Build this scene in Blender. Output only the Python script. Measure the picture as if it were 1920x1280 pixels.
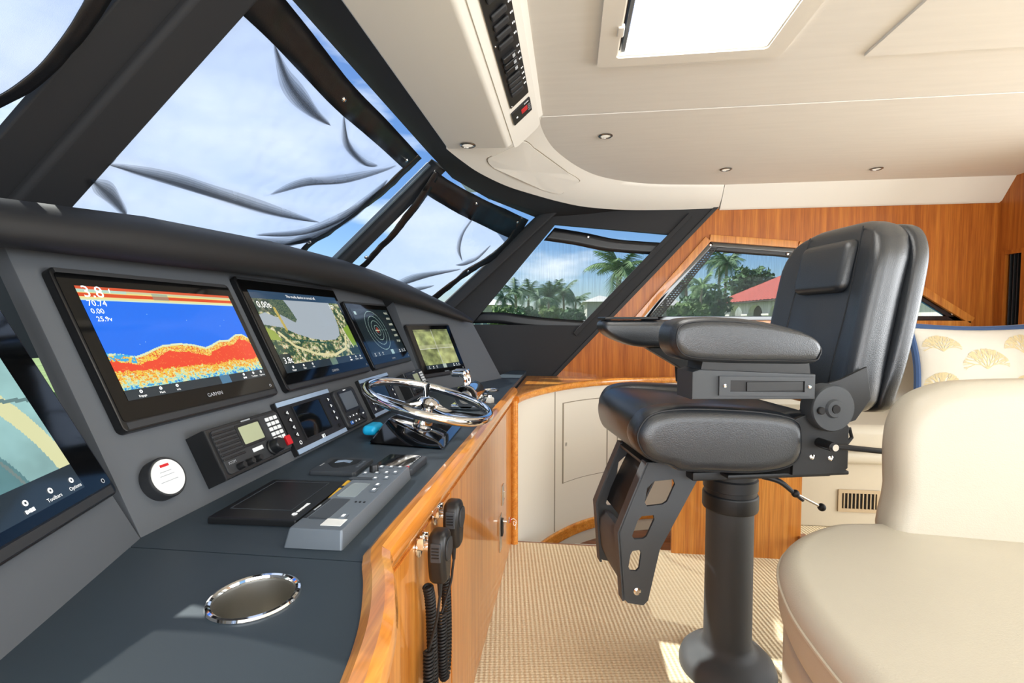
import bpy, bmesh, math, random
import numpy as np
from mathutils import Vector, Matrix, noise
random.seed(7); rng = np.random.default_rng(7)
for o in list(bpy.data.objects): bpy.data.objects.remove(o)
SC = bpy.context.scene; COL = SC.collection
R = math.radians; PI = math.pi

# ------------------------------------------------------------------ camera
FPX = 900.0; EYE = Vector((0, 0, 1.15))
yaw = math.atan2(110, math.hypot(FPX, 40)); pit = math.atan2(40, FPX)
cam = bpy.data.cameras.new('camera'); camo = bpy.data.objects.new('camera', cam); COL.objects.link(camo)
cam.sensor_width = 36; cam.lens = 36 * FPX / 1920; cam.clip_start = .02; cam.clip_end = 500
camo.location = EYE; camo.rotation_euler = (PI/2 - pit, 0, yaw)
SC.camera = camo
# ------------------------------------------------------------------ sky, sun, added fill, exposure
SUN = Vector((.74, -.37, -1)).normalized()
w = bpy.data.worlds.new('World'); SC.world = w; w.use_nodes = True
nt = w.node_tree; nt.nodes.clear()
def N(nt, t, **k):
    n = nt.nodes.new(t)
    for a, b in k.items(): setattr(n, a, b)
    return n
wo = N(nt, 'ShaderNodeOutputWorld'); bg = N(nt, 'ShaderNodeBackground')
sky = N(nt, 'ShaderNodeTexSky', sky_type='NISHITA', sun_disc=False)
sky.sun_elevation = math.asin(-SUN.z); sky.sun_rotation = math.atan2(-SUN.x, -SUN.y); sky.altitude = 0
sky.air_density = 1.0; sky.dust_density = .6; sky.ozone_density = 2.0
tc = N(nt, 'ShaderNodeTexCoord'); mp = N(nt, 'ShaderNodeMapping'); mp.inputs['Scale'].default_value = (2.2, 2.2, 6.5)
cl = N(nt, 'ShaderNodeTexNoise'); cl.inputs['Scale'].default_value = 1.7; cl.inputs['Detail'].default_value = 7
cr = N(nt, 'ShaderNodeValToRGB'); cr.color_ramp.elements[0].position = .55; cr.color_ramp.elements[1].position = .76
mx = N(nt, 'ShaderNodeMix', data_type='RGBA'); mx.inputs[7].default_value = (10.5, 10.8, 11.2, 1)
nt.links.new(tc.outputs['Generated'], mp.inputs[0]); nt.links.new(mp.outputs[0], cl.inputs[0])
sx = N(nt, 'ShaderNodeSeparateXYZ'); nt.links.new(tc.outputs['Generated'], sx.inputs[0])
ma = N(nt, 'ShaderNodeMath', operation='MULTIPLY_ADD'); ma.inputs[1].default_value = -.22; nt.links.new(sx.outputs[0], ma.inputs[0]); nt.links.new(cl.outputs[0], ma.inputs[2])   # a cloud bank stands ahead of the bow
nt.links.new(ma.outputs[0], cr.inputs[0]); nt.links.new(cr.outputs[0], mx.inputs[0])
hs = N(nt, 'ShaderNodeHueSaturation'); hs.inputs['Saturation'].default_value = 1.2
tn = N(nt, 'ShaderNodeMix', data_type='RGBA', blend_type='MULTIPLY'); tn.inputs[0].default_value = 1; tn.inputs[7].default_value = (.86, .95, 1.12, 1)
nt.links.new(sky.outputs[0], hs.inputs['Color']); nt.links.new(hs.outputs[0], tn.inputs[6]); nt.links.new(tn.outputs[2], mx.inputs[6]); nt.links.new(mx.outputs[2], bg.inputs[0]); nt.links.new(bg.outputs[0], wo.inputs[0])
bg.inputs['Strength'].default_value = .10
def light(name, kind, loc, rot, **k):
    l = bpy.data.lights.new(name, kind)
    for a, b in k.items(): setattr(l, a, b)
    o = bpy.data.objects.new(name, l); COL.objects.link(o); o.location = loc; o.rotation_euler = rot; return o
so = light('sun', 'SUN', (-8, 3, 10), (0, 0, 0), energy=6.0, angle=.009, color=(1, .95, .87))
so.rotation_euler = SUN.to_track_quat('-Z', 'Y').to_euler()
# unseen area lights added behind the camera as cabin fill, port side and aft
light('fill_port_side', 'AREA', (1.7, -2.42, 1.42), (R(90), 0, 0), energy=125, shape='RECTANGLE', size=5.4, size_y=1.05, color=(.93, .97, 1))
light('fill_aft', 'AREA', (4.7, 1.0, 1.15), (0, R(90), 0), energy=150, shape='RECTANGLE', size=1.7, size_y=3.4, color=(.97, .985, 1))
SC.view_settings.view_transform = 'Standard'; SC.view_settings.look = 'None'
SC.view_settings.gamma = 1; SC.view_settings.use_curve_mapping = False
SC.view_settings.exposure = 0.35

# ------------------------------------------------------------------ survey helpers (where sight lines meet known planes)
cF = Vector((-math.sin(yaw)*math.cos(pit), math.cos(yaw)*math.cos(pit), -math.sin(pit)))
cR = Vector((math.cos(yaw), math.sin(yaw), 0)); cU = cR.cross(cF)
def ray(u, v): return cF + cR*((u-960)/FPX) + cU*((640-v)/FPX)
def onX(u, v, x): d = ray(u, v); return EYE + d*(x/d.x)
def onY(u, v, y): d = ray(u, v); return EYE + d*(y/d.y)
def onZ(u, v, z): d = ray(u, v); return EYE + d*((z-EYE.z)/d.z)
def onP(u, v, p, n): d = ray(u, v); n = Vector(n); return EYE + d*((Vector(p)-EYE).dot(n)/d.dot(n))
def proj(p):
    q = p-EYE; k = q.dot(cF); return (960+FPX*q.dot(cR)/k, 640-FPX*q.dot(cU)/k)

# ------------------------------------------------------------------ materials
MATS = {}
def lin(c):
    if isinstance(c, str): c = [int(c[i:i+2], 16)/255 for i in (0, 2, 4)]
    return tuple(((x+.055)/1.055)**2.4 if x > .04045 else x/12.92 for x in c)
def mat(name, col, rough=.5, metal=0, spec=.5, coat=0, coat_rough=.05, emit=None, estr=1, bump=None, var=None, sheen=0):
    """bump=(scale, strength, stretch)   var=(scale, amount, stretch)"""
    if name in MATS: return MATS[name]
    m = bpy.data.materials.new(name); m.use_nodes = True; nt = m.node_tree; b = nt.nodes['Principled BSDF']
    c = lin(col); b.inputs['Base Color'].default_value = (*c, 1)
    b.inputs['Roughness'].default_value = rough; b.inputs['Metallic'].default_value = metal
    b.inputs['Specular IOR Level'].default_value = spec; b.inputs['Coat Weight'].default_value = coat
    b.inputs['Coat Roughness'].default_value = coat_rough; b.inputs['Sheen Weight'].default_value = sheen
    if emit: b.inputs['Emission Color'].default_value = (*lin(emit), 1); b.inputs['Emission Strength'].default_value = estr
    def noise(scale, st, detail=4):
        t = N(nt, 'ShaderNodeTexCoord'); mp = N(nt, 'ShaderNodeMapping'); mp.inputs['Scale'].default_value = st
        n = N(nt, 'ShaderNodeTexNoise'); n.inputs['Scale'].default_value = scale; n.inputs['Detail'].default_value = detail
        nt.links.new(t.outputs['Object'], mp.inputs[0]); nt.links.new(mp.outputs[0], n.inputs[0]); return n
    if var:
        n = noise(var[0], var[2] if len(var) > 2 else (1, 1, 1)); r = N(nt, 'ShaderNodeValToRGB')
        a = var[1]; r.color_ramp.elements[0].position = .3; r.color_ramp.elements[1].position = .7
        r.color_ramp.elements[0].color = (*[x*(1-a) for x in c], 1); r.color_ramp.elements[1].color = (*[min(1, x*(1+a)) for x in c], 1)
        nt.links.new(n.outputs[0], r.inputs[0]); nt.links.new(r.outputs[0], b.inputs['Base Color'])
    if bump:
        n = noise(bump[0], bump[2] if len(bump) > 2 else (1, 1, 1)); bp = N(nt, 'ShaderNodeBump')
        bp.inputs['Strength'].default_value = bump[1]; bp.inputs['Distance'].default_value = .004
        nt.links.new(n.outputs[0], bp.inputs['Height']); nt.links.new(bp.outputs[0], b.inputs['Normal'])
    MATS[name] = m; return m
def wood(name, c1, c2, c3, axis='Z', coat=.8, rough=.35, scale=1.0):
    m = bpy.data.materials.new(name); m.use_nodes = True; nt = m.node_tree; b = nt.nodes['Principled BSDF']
    t = N(nt, 'ShaderNodeTexCoord'); mp = N(nt, 'ShaderNodeMapping')
    s = {'Z': (1, 1, .035), 'Y': (1, .035, 1), 'X': (.035, 1, 1)}[axis]; mp.inputs['Scale'].default_value = s
    a = N(nt, 'ShaderNodeTexNoise'); a.inputs['Scale'].default_value = 34*scale; a.inputs['Detail'].default_value = 5; a.inputs['Roughness'].default_value = .65
    d = N(nt, 'ShaderNodeTexNoise'); d.inputs['Scale'].default_value = 150*scale; d.inputs['Detail'].default_value = 2
    r = N(nt, 'ShaderNodeValToRGB'); e = r.color_ramp.elements; e[0].position = .3; e[1].position = .72
    e[0].color = (*lin(c1), 1); e[1].color = (*lin(c3), 1); k = e.new(.5); k.color = (*lin(c2), 1)
    mx = N(nt, 'ShaderNodeMix', data_type='RGBA', blend_type='MULTIPLY'); mx.inputs[0].default_value = .35
    r2 = N(nt, 'ShaderNodeValToRGB'); r2.color_ramp.elements[0].position = .35; r2.color_ramp.elements[1].position = .6
    r2.color_ramp.elements[0].color = (.45, .38, .3, 1)
    L = nt.links.new
    L(t.outputs['Object'], mp.inputs[0]); L(mp.outputs[0], a.inputs[0]); L(mp.outputs[0], d.inputs[0])
    L(a.outputs[0], r.inputs[0]); L(d.outputs[0], r2.inputs[0]); L(r.outputs[0], mx.inputs[6]); L(r2.outputs[0], mx.inputs[7])
    L(mx.outputs[2], b.inputs['Base Color']); b.inputs['Roughness'].default_value = rough
    b.inputs['Coat Weight'].default_value = coat; b.inputs['Coat Roughness'].default_value = .06; b.inputs['Specular IOR Level'].default_value = .3
    MATS[name] = m; return m
M = MATS
wood('teak', 'B4682A', 'CC8234', 'DE9A48')
wood('teak_wall', '96501A', 'B26624', 'CA7E30', coat=.15, rough=.4)
wood('teak_rail', 'CC7A2A', 'E29238', 'F2AE54', axis='Y', coat=1)
wood('teak_dark', '6B3614', '8A4A1E', 'A05E2A', axis='X', coat=1)
mat('lining', '1C1D20', .75, bump=(900, .12)); mat('brow', '111214', .55, bump=(1200, .1))
mat('panel', '54585D', .6, spec=.4, bump=(1500, .1)); mat('worktop', '36414A', .5, spec=.4, bump=(1300, .08), var=(3, .06))
mat('cream', 'E8E5DC', .55, bump=(500, .05)); mat('cream_ceiling', 'EAE7E1', .6, bump=(700, .1, (.15, 1, 1)), var=(40, .02, (.1, 1, 1)))
mat('cream_wall', 'E2DBCB', .5); mat('leather_cream', 'C6BEAC', .42, bump=(330, .16), var=(4, .03))
mat('leather_cream_edge', 'C9BEA8', .45)
mat('leather', '24282D', .28, spec=.8, bump=(420, .22)); mat('leather_seam', '14161A', .5)
mat('powder', '3E4246', .5, spec=.5, bump=(1600, .3)); mat('powder_dark', '1A1C1E', .45, bump=(1600, .2))
mat('chrome', 'F2F2F2', .06, 1); mat('steel', 'D2CFC8', .36, 1); mat('plastic', '17181A', .38); mat('plastic_soft', '26282B', .55)
mat('bezel', '0E0F11', .3, spec=.5); mat('screen_glass', '050607', .06, spec=.5); mat('rubber', '101012', .6)
mat('white', 'F4F4F0', .4); mat('white_print', 'EDEFEF', .5, emit='EDEFEF', estr=.35); mat('grey_print', 'A9AEB3', .5)
mat('red', 'C01822', .35); mat('blue_button', '2F6FC4', .35); mat('yellow', 'E8B41E', .45); mat('cyan', '19B3E6', .4)
mat('grey_unit', '6C747C', .42, metal=.25); mat('grey_dark', '3A3F45', .45); mat('lcd_green', 'A3A98A', .2); mat('lcd_grey', '8C969B', .2)
mat('key_white', 'D9DCDD', .4); mat('silver_strip', 'A9BFD8', .35, .3); mat('gloss_black', '07080A', .05, coat=1)
mat('white_trim', 'EDE9E0', .4); mat('groove', '8E8472', .8); mat('blue_piping', '2B4A77', .8, sheen=.4)
mat('pillow_cloth', 'D9D4C8', .85, bump=(900, .2)); mat('coral_print', 'D8C79C', .8); mat('vent_dark', '15120F', .8)
mat('vent_tan', 'BBA584', .5); mat('hatch_light', 'FFFFFF', .5, emit='FFFDF8', estr=6.0); mat('lamp_lens', 'D8D8D2', .15, emit='FFF4E0', estr=.35)
mat('lamp_ring', '8F8B84', .25, .9); mat('step_pale', 'CFD0CC', .5)
def sheet(name, col, transp, translucent=0.0, weave=0, streak=0.0):
    """woven sun-screen cloth: part of the light passes the holes, the rest is scattered by the threads"""
    m = bpy.data.materials.new(name); m.use_nodes = True; nt = m.node_tree; nt.nodes.clear(); L = nt.links.new
    o = N(nt, 'ShaderNodeOutputMaterial'); tr = N(nt, 'ShaderNodeBsdfTransparent'); df = N(nt, 'ShaderNodeBsdfDiffuse'); tl = N(nt, 'ShaderNodeBsdfTranslucent')
    df.inputs[0].default_value = (*lin(col), 1); tl.inputs[0].default_value = (*lin(col), 1)
    m1 = N(nt, 'ShaderNodeMixShader'); m1.inputs[0].default_value = translucent; m2 = N(nt, 'ShaderNodeMixShader'); m2.inputs[0].default_value = transp
    L(df.outputs[0], m1.inputs[1]); L(tl.outputs[0], m1.inputs[2]); L(m1.outputs[0], m2.inputs[1]); L(tr.outputs[0], m2.inputs[2]); L(m2.outputs[0], o.inputs[0])
    if streak:
        t = N(nt, 'ShaderNodeTexCoord'); mp = N(nt, 'ShaderNodeMapping'); mp.inputs['Scale'].default_value = (1, 1, .03)
        n = N(nt, 'ShaderNodeTexNoise'); n.inputs['Scale'].default_value = 160; n.inputs['Detail'].default_value = 2
        r = N(nt, 'ShaderNodeMapRange'); r.inputs[1].default_value = .3; r.inputs[2].default_value = .7; r.inputs[3].default_value = transp-streak; r.inputs[4].default_value = transp+streak
        L(t.outputs['Object'], mp.inputs[0]); L(mp.outputs[0], n.inputs[0]); L(n.outputs[0], r.inputs[0]); L(r.outputs[0], m2.inputs[0])
    elif weave:
        t = N(nt, 'ShaderNodeTexCoord'); n = N(nt, 'ShaderNodeTexNoise'); n.inputs['Scale'].default_value = weave; n.inputs['Detail'].default_value = 1
        bp = N(nt, 'ShaderNodeBump'); bp.inputs['Strength'].default_value = .3; bp.inputs['Distance'].default_value = .003
        L(t.outputs['Object'], n.inputs[0]); L(n.outputs[0], bp.inputs['Height'])
        for s in (df, tl): L(bp.outputs[0], s.inputs['Normal'])
    MATS[name] = m
sheet('mesh_front', '97A1B5', .18, .82, weave=700); sheet('mesh_fold_shade', '30363E', .66, .3); sheet('mesh_fold_shade_dark', '30363E', .5, .3)  # the last two are dark sheets for shade painted along the folds
sheet('mesh_side', '3C444C', .86, .3, streak=.09)
mat('hem', '0F1013', .35, spec=.5, bump=(250, .1))
def glassmat(name, tint, refl):
    m = bpy.data.materials.new(name); m.use_nodes = True; nt = m.node_tree; nt.nodes.clear(); L = nt.links.new
    o = N(nt, 'ShaderNodeOutputMaterial'); tr = N(nt, 'ShaderNodeBsdfTransparent'); tr.inputs[0].default_value = (*tint, 1)
    g = N(nt, 'ShaderNodeBsdfGlossy'); g.inputs['Roughness'].default_value = .02; x = N(nt, 'ShaderNodeMixShader'); x.inputs[0].default_value = refl
    L(tr.outputs[0], x.inputs[1]); L(g.outputs[0], x.inputs[2]); L(x.outputs[0], o.inputs[0]); MATS[name] = m
glassmat('glass', (.93, .96, .97), .004)
def carpet():
    m = bpy.data.materials.new('carpet'); m.use_nodes = True; nt = m.node_tree; b = nt.nodes['Principled BSDF']; L = nt.links.new
    t = N(nt, 'ShaderNodeTexCoord'); mp = N(nt, 'ShaderNodeMapping'); mp.inputs['Rotation'].default_value = (0, 0, R(-8))
    wv = N(nt, 'ShaderNodeTexWave', bands_direction='X'); wv.inputs['Scale'].default_value = 19; wv.inputs['Distortion'].default_value = .6; wv.inputs['Detail Scale'].default_value = 6
    wv2 = N(nt, 'ShaderNodeTexWave', bands_direction='Y'); wv2.inputs['Scale'].default_value = 26; wv2.inputs['Distortion'].default_value = 2.2; wv2.inputs['Detail Scale'].default_value = 5
    nz = N(nt, 'ShaderNodeTexNoise'); nz.inputs['Scale'].default_value = 420
    ad = N(nt, 'ShaderNodeMath', operation='MULTIPLY_ADD'); ad.inputs[1].default_value = .45
    a2 = N(nt, 'ShaderNodeMath', operation='MULTIPLY_ADD'); a2.inputs[1].default_value = .35
    bp = N(nt, 'ShaderNodeBump'); bp.inputs['Strength'].default_value = .55; bp.inputs['Distance'].default_value = .005
    r = N(nt, 'ShaderNodeValToRGB'); e = r.color_ramp.elements; e[0].position = .1; e[1].position = 1.2
    e[0].color = (*lin('D8C39C'), 1); e[1].color = (*lin('ECDDBD'), 1)
    L(t.outputs['Object'], mp.inputs[0])
    for q in (wv, wv2, nz): L(mp.outputs[0], q.inputs[0])
    L(wv2.outputs[1], ad.inputs[0]); L(wv.outputs[1], ad.inputs[2]); L(nz.outputs[0], a2.inputs[0]); L(ad.outputs[0], a2.inputs[2])
    L(a2.outputs[0], bp.inputs['Height']); L(bp.outputs[0], b.inputs['Normal']); L(a2.outputs[0], r.inputs[0]); L(r.outputs[0], b.inputs['Base Color'])
    b.inputs['Roughness'].default_value = .95; b.inputs['Specular IOR Level'].default_value = .1; MATS['carpet'] = m
carpet()
def screenmat():
    m = bpy.data.materials.new('screen_picture'); m.use_nodes = True; nt = m.node_tree; b = nt.nodes['Principled BSDF']
    a = N(nt, 'ShaderNodeVertexColor', layer_name='Col'); b.inputs['Base Color'].default_value = (.01, .01, .012, 1); b.inputs['Roughness'].default_value = .08
    nt.links.new(a.outputs[0], b.inputs['Emission Color']); b.inputs['Emission Strength'].default_value = .72; MATS['screen_picture'] = m
screenmat()

# ------------------------------------------------------------------ geometry helpers
def smooth(me, ang=35):
    for p in me.polygons: p.use_smooth = True
    me.set_sharp_from_angle(angle=R(ang))
def emit(name, bm, m, parent=None, local=True, ang=35):
    bmesh.ops.recalc_face_normals(bm, faces=bm.faces[:])
    me = bpy.data.meshes.new(name)
    if parent is not None and not local: bm.transform(parent.matrix_basis.inverted())
    bm.to_mesh(me); bm.free(); smooth(me, ang)
    me.materials.append(MATS[m] if isinstance(m, str) else m)
    o = place(name, me, parent)
    if ang < 60: o.modifiers.new('weighted', 'WEIGHTED_NORMAL').keep_sharp = True
    return o
def place(name, me, parent=None):
    o = bpy.data.objects.new(name, me); COL.objects.link(o)
    if parent is not None: o.parent = parent
    return o
def root(name, label, cat, loc=(0, 0, 0), rot=(0, 0, 0), group=None, mtx=None):
    o = bpy.data.objects.new(name, None); COL.objects.link(o); o.empty_display_size = .05
    if mtx is not None: o.matrix_basis = mtx
    else: o.location = loc; o.rotation_euler = rot
    if label: tag(o, label, cat, group)
    return o
def tag(o, label, cat, group=None, kind=None):
    o['label'] = label; o['category'] = cat
    if group: o['group'] = group
    if kind: o['kind'] = kind
    return o
def struct(o): o['kind'] = 'structure'; return o
def B(): return bmesh.new()
def T(x=0, y=0, z=0): return Matrix.Translation((x, y, z))
def frame(O, ex, ey):
    ex = Vector(ex).normalized(); ey = Vector(ey); ez = ex.cross(ey).normalized(); ey = ez.cross(ex)
    m = Matrix((ex, ey, ez)).transposed().to_4x4(); m.translation = Vector(O); return m
def box(bm, c, s, bev=0, mx=None, seg=2):
    r = bmesh.ops.create_cube(bm, size=1, matrix=T(*c) @ Matrix.Diagonal((*s, 1)))
    vs = r['verts']
    if bev:
        es = list({e for v in vs for e in v.link_edges})
        g = bmesh.ops.bevel(bm, geom=es, offset=bev, segments=seg, affect='EDGES', profile=.5, clamp_overlap=True)
        vs = list({v for f in g['faces'] for v in f.verts} | {v for v in vs if v.is_valid})
    if mx is not None: bmesh.ops.transform(bm, matrix=mx, verts=vs)
    return vs
def cat(pts, n=6, closed=True):
    P = [Vector(p) for p in pts]; k = len(P); out = []
    rngi = range(k) if closed else range(k-1)
    for i in rngi:
        if closed: a, b, c, d = P[i-1], P[i], P[(i+1) % k], P[(i+2) % k]
        else: a, b, c, d = P[max(i-1, 0)], P[i], P[i+1], P[min(i+2, k-1)]
        for j in range(n):
            t = j/n
            out.append(.5*((2*b)+(c-a)*t+(2*a-5*b+4*c-d)*t*t+(3*b-a-3*c+d)*t**3))
    if not closed: out.append(P[-1])
    return out
def rrect(w, h, r, n=5, cx=0, cy=0):
    out = []
    for sx, sy, a0 in ((1, 1, 0), (-1, 1, 90), (-1, -1, 180), (1, -1, 270)):
        for i in range(n+1):
            a = R(a0+90*i/n); out.append((cx+sx*(w/2-r)+r*math.cos(a), cy+sy*(h/2-r)+r*math.sin(a)))
    return out
def area2(p): return sum(p[i-1][0]*p[i][1]-p[i][0]*p[i-1][1] for i in range(len(p)))
def inset(pts, d):
    n = len(pts); out = []
    for i in range(n):
        a, b, c = Vector(pts[i-1][:2]), Vector(pts[i][:2]), Vector(pts[(i+1) % n][:2])
        e1 = (b-a); e2 = (c-b)
        e1 = e1.normalized() if e1.length > 1e-9 else Vector((0, 0)); e2 = e2.normalized() if e2.length > 1e-9 else e1
        n1 = Vector((-e1.y, e1.x)); n2 = Vector((-e2.y, e2.x)); m = n1+n2
        m = m.normalized() if m.length > 1e-6 else n1
        k = max(.5, m.dot(n1)); out.append(b+m*(d/k))
    return out
def loft(bm, secs, closed=True, caps=True):
    vs = [[bm.verts.new(p) for p in s] for s in secs]; n = len(secs[0])
    for a, b in zip(vs[:-1], vs[1:]):
        for i in range(n if closed else n-1):
            j = (i+1) % n
            try: bm.faces.new((a[i], a[j], b[j], b[i]))
            except ValueError: pass
    if caps and closed:
        bm.faces.new(vs[0]); bm.faces.new(vs[-1])
    return [v for s in vs for v in s]
def rprism(bm, pts, z0, z1, r=0, seg=3, mx=None, r0=None, deform=None, soft=False):
    """extrude a 2-D outline from z0 to z1 with rounded rims"""
    pts = [tuple(p)[:2] for p in pts]
    if area2(pts) < 0: pts = pts[::-1]
    r0 = r if r0 is None else r0; secs = []
    xs, ys = [p[0] for p in pts], [p[1] for p in pts]; cx, cy, hx, hy = (max(xs)+min(xs))/2, (max(ys)+min(ys))/2, (max(xs)-min(xs))/2, (max(ys)-min(ys))/2
    def rim(rr, i):
        d = rr*(1-math.sin(PI/2*i/seg))
        return [(cx+(p[0]-cx)*(1-d/hx), cy+(p[1]-cy)*(1-d/hy)) for p in pts] if soft else inset(pts, d)
    if r0 > 0: secs += [[(p[0], p[1], z0+r0*(1-math.cos(PI/2*i/seg))) for p in rim(r0, i)] for i in range(seg+1)]
    else: secs.append([(p[0], p[1], z0) for p in pts])
    if r > 0: secs += [[(p[0], p[1], z1-r*(1-math.cos(PI/2*i/seg))) for p in rim(r, i)] for i in range(seg, -1, -1)]
    else: secs.append([(p[0], p[1], z1) for p in pts])
    if deform: secs = [[deform(*p) for p in s] for s in secs]
    vs = loft(bm, secs)
    if mx is not None: bmesh.ops.transform(bm, matrix=mx, verts=vs)
    return vs
def flat(bm, outer, holes=(), z0=0, z1=0, mx=None):
    """plate with holes; z1 != z0 gives it thickness"""
    loops = []
    for lp in [outer, *holes]:
        vs = [bm.verts.new((p[0], p[1], z1)) for p in lp]
        for i in range(len(vs)): bm.edges.new((vs[i-1], vs[i]))
        loops.append(vs)
    es = [e for vs in loops for e in {e for v in vs for e in v.link_edges}]
    r = bmesh.ops.triangle_fill(bm, edges=list(set(es)), use_beauty=True, use_dissolve=False)
    fs = [g for g in r['geom'] if isinstance(g, bmesh.types.BMFace)]
    allv = [v for vs in loops for v in vs]
    if z1 != z0:
        mp = {}
        for vs in loops:
            lo = [bm.verts.new((v.co.x, v.co.y, z0)) for v in vs]
            for a, b in zip(vs, lo): mp[a] = b
            for i in range(len(vs)): bm.faces.new((vs[i-1], vs[i], lo[i], lo[i-1]))
            allv += lo
        for f in fs: bm.faces.new([mp[v] for v in reversed(f.verts)])
    if mx is not None: bmesh.ops.transform(bm, matrix=mx, verts=allv)
    return allv
def lathe(bm, prof, seg=32, mx=None, caps=True):
    secs = [[(r*math.cos(2*PI*i/seg), r*math.sin(2*PI*i/seg), z) for i in range(seg)] for r, z in prof]
    vs = loft(bm, secs, True, caps)
    if mx is not None: bmesh.ops.transform(bm, matrix=mx, verts=vs)
    return vs
def tube(bm, path, r, seg=8, closed=False, caps=True, flatten=1):
    P = [Vector(p) for p in path]; n = len(P); secs = []; up = None
    for i in range(n):
        if closed: t = (P[(i+1) % n]-P[i-1])
        else: t = P[min(i+1, n-1)]-P[max(i-1, 0)]
        t.normalize()
        if up is None: up = t.orthogonal().normalized()
        up = (up-t*up.dot(t)).normalized(); s = t.cross(up)
        rr = r(i/(n-1)) if callable(r) else r
        secs.append([P[i]+up*(rr*math.cos(2*PI*k/seg))+s*(rr*flatten*math.sin(2*PI*k/seg)) for k in range(seg)])
    if closed: secs.append(secs[0]); return loft(bm, secs, True, False)
    return loft(bm, secs, True, caps)
def cyl(bm, a, b, r, seg=16, r2=None):
    a, b = Vector(a), Vector(b); z = (b-a).normalized(); x = z.orthogonal().normalized(); y = z.cross(x); r2 = r if r2 is None else r2
    return loft(bm, [[p+x*(q*math.cos(2*PI*k/seg))+y*(q*math.sin(2*PI*k/seg)) for k in range(seg)] for p, q in ((a, r), (b, r2))])
def rbox(bm, c, s, r, n=4, k=4, mx=None, deform=None):
    """rounded cushion block"""
    def axis(h):
        a = [-(h-r)-r*math.tan(R(45)*(1-i/k)) for i in range(k)]; b = [-(h-r)+2*(h-r)*i/n for i in range(n+1)]
        return a+b+[-v for v in reversed(a)]
    h = [x/2 for x in s]; ax = [axis(x) for x in h]; vs = {}
    def vert(p):
        key = tuple(round(q, 6) for q in p)
        if key not in vs:
            inn = Vector([max(-(h[i]-r), min(h[i]-r, p[i])) for i in range(3)]); d = Vector(p)-inn
            q = inn+d.normalized()*r if d.length > 1e-9 else Vector(p)
            if deform: q = Vector(deform(*q))
            vs[key] = bm.verts.new(q+Vector(c))
        return vs[key]
    for i in range(3):
        a, b = (i+1) % 3, (i+2) % 3
        for sgn in (-1, 1):
            for u in range(len(ax[a])-1):
                for v in range(len(ax[b])-1):
                    q = []
                    for du, dv in ((0, 0), (1, 0), (1, 1), (0, 1)):
                        p = [0, 0, 0]; p[i] = sgn*h[i]; p[a] = ax[a][u+du]; p[b] = ax[b][v+dv]; q.append(vert(p))
                    if len(set(q)) == 4:
                        try: bm.faces.new(q)
                        except ValueError: pass
    if mx is not None: bmesh.ops.transform(bm, matrix=mx, verts=list(vs.values()))
    return list(vs.values())
def gridsurf(bm, nu, nv, fn, keep=None):
    V = [[bm.verts.new(fn(i/nu, j/nv)) for j in range(nv+1)] for i in range(nu+1)]
    for i in range(nu):
        for j in range(nv):
            if keep is None or keep((i+.5)/nu, (j+.5)/nv): bm.faces.new((V[i][j], V[i+1][j], V[i+1][j+1], V[i][j+1]))
    loose = [v for r in V for v in r if not v.link_faces]
    if loose: bmesh.ops.delete(bm, geom=loose, context='VERTS')
TXT = {}
def text(body, size, parent, x, y, z, m='white_print', align='CENTER', name='lettering', squash=1.0, spin=0):
    key = (body, align)
    if key not in TXT:
        c = bpy.data.curves.new('lettering', 'FONT'); c.body = body; c.align_x = align; c.align_y = 'CENTER'; c.size = 1; c.resolution_u = 2
        o = bpy.data.objects.new('lettering', c); me = bpy.data.meshes.new_from_object(o); bpy.data.objects.remove(o); bpy.data.curves.remove(c); TXT[key] = me
    me = TXT[key].copy(); me.transform(T(x, y, z) @ Matrix.Rotation(spin, 4, 'Z') @ Matrix.Diagonal((size*squash, size, 1, 1))); me.materials.clear(); me.materials.append(MATS[m])
    return place(name, me, parent)
def marks(n, h, parent, x, y, z, m='white_print', name='lettering', vert=False):
    """a line of print too small to read: n short strokes"""
    bm = B(); rr = random.Random(n*7+int(abs(x)*1e4)); t = 0; W_ = []
    for i in range(n): W_.append(h*rr.uniform(.35, .7))
    t = -(sum(W_)+h*.18*(n-1))/2
    for w_ in W_:
        c = (x+t+w_/2, y, z) if not vert else (x, y+t+w_/2, z); box(bm, c, (w_, h*rr.uniform(.65, 1), .0004) if not vert else (h*.8, w_, .0004)); t += w_+h*.18
    return emit(name, bm, m, parent)
def picture(name, img, parent, x0, y0, wd, ht, z):
    """img[h, w, 3] sRGB 0..1, row 0 at the top, as flat screen print of coloured cells"""
    h, wn = img.shape[:2]; img = np.clip(img, 0, 1); img = np.where(img > .04045, ((img+.055)/1.055)**2.4, img/12.92)
    xs = x0+wd*np.arange(wn+1)/wn; ys = y0+ht*(1-np.arange(h+1)/h)
    co = np.zeros(((h+1)*(wn+1), 3)); X, Y = np.meshgrid(xs, ys); co[:, 0] = X.ravel(); co[:, 1] = Y.ravel(); co[:, 2] = z
    i, j = np.meshgrid(np.arange(h), np.arange(wn), indexing='ij'); a = (i*(wn+1)+j).ravel()
    fc = np.stack([a+wn+1, a+wn+2, a+1, a], 1)
    me = bpy.data.meshes.new(name); me.from_pydata(co.tolist(), [], fc.tolist())
    at = me.color_attributes.new('Col', 'FLOAT_COLOR', 'CORNER')
    c = np.ones((h*wn, 4, 4), np.float32); c[:, :, :3] = img.reshape(-1, 1, 3); at.data.foreach_set('color', c.ravel())
    me.materials.append(MATS['screen_picture']); return place(name, me, parent)
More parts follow.
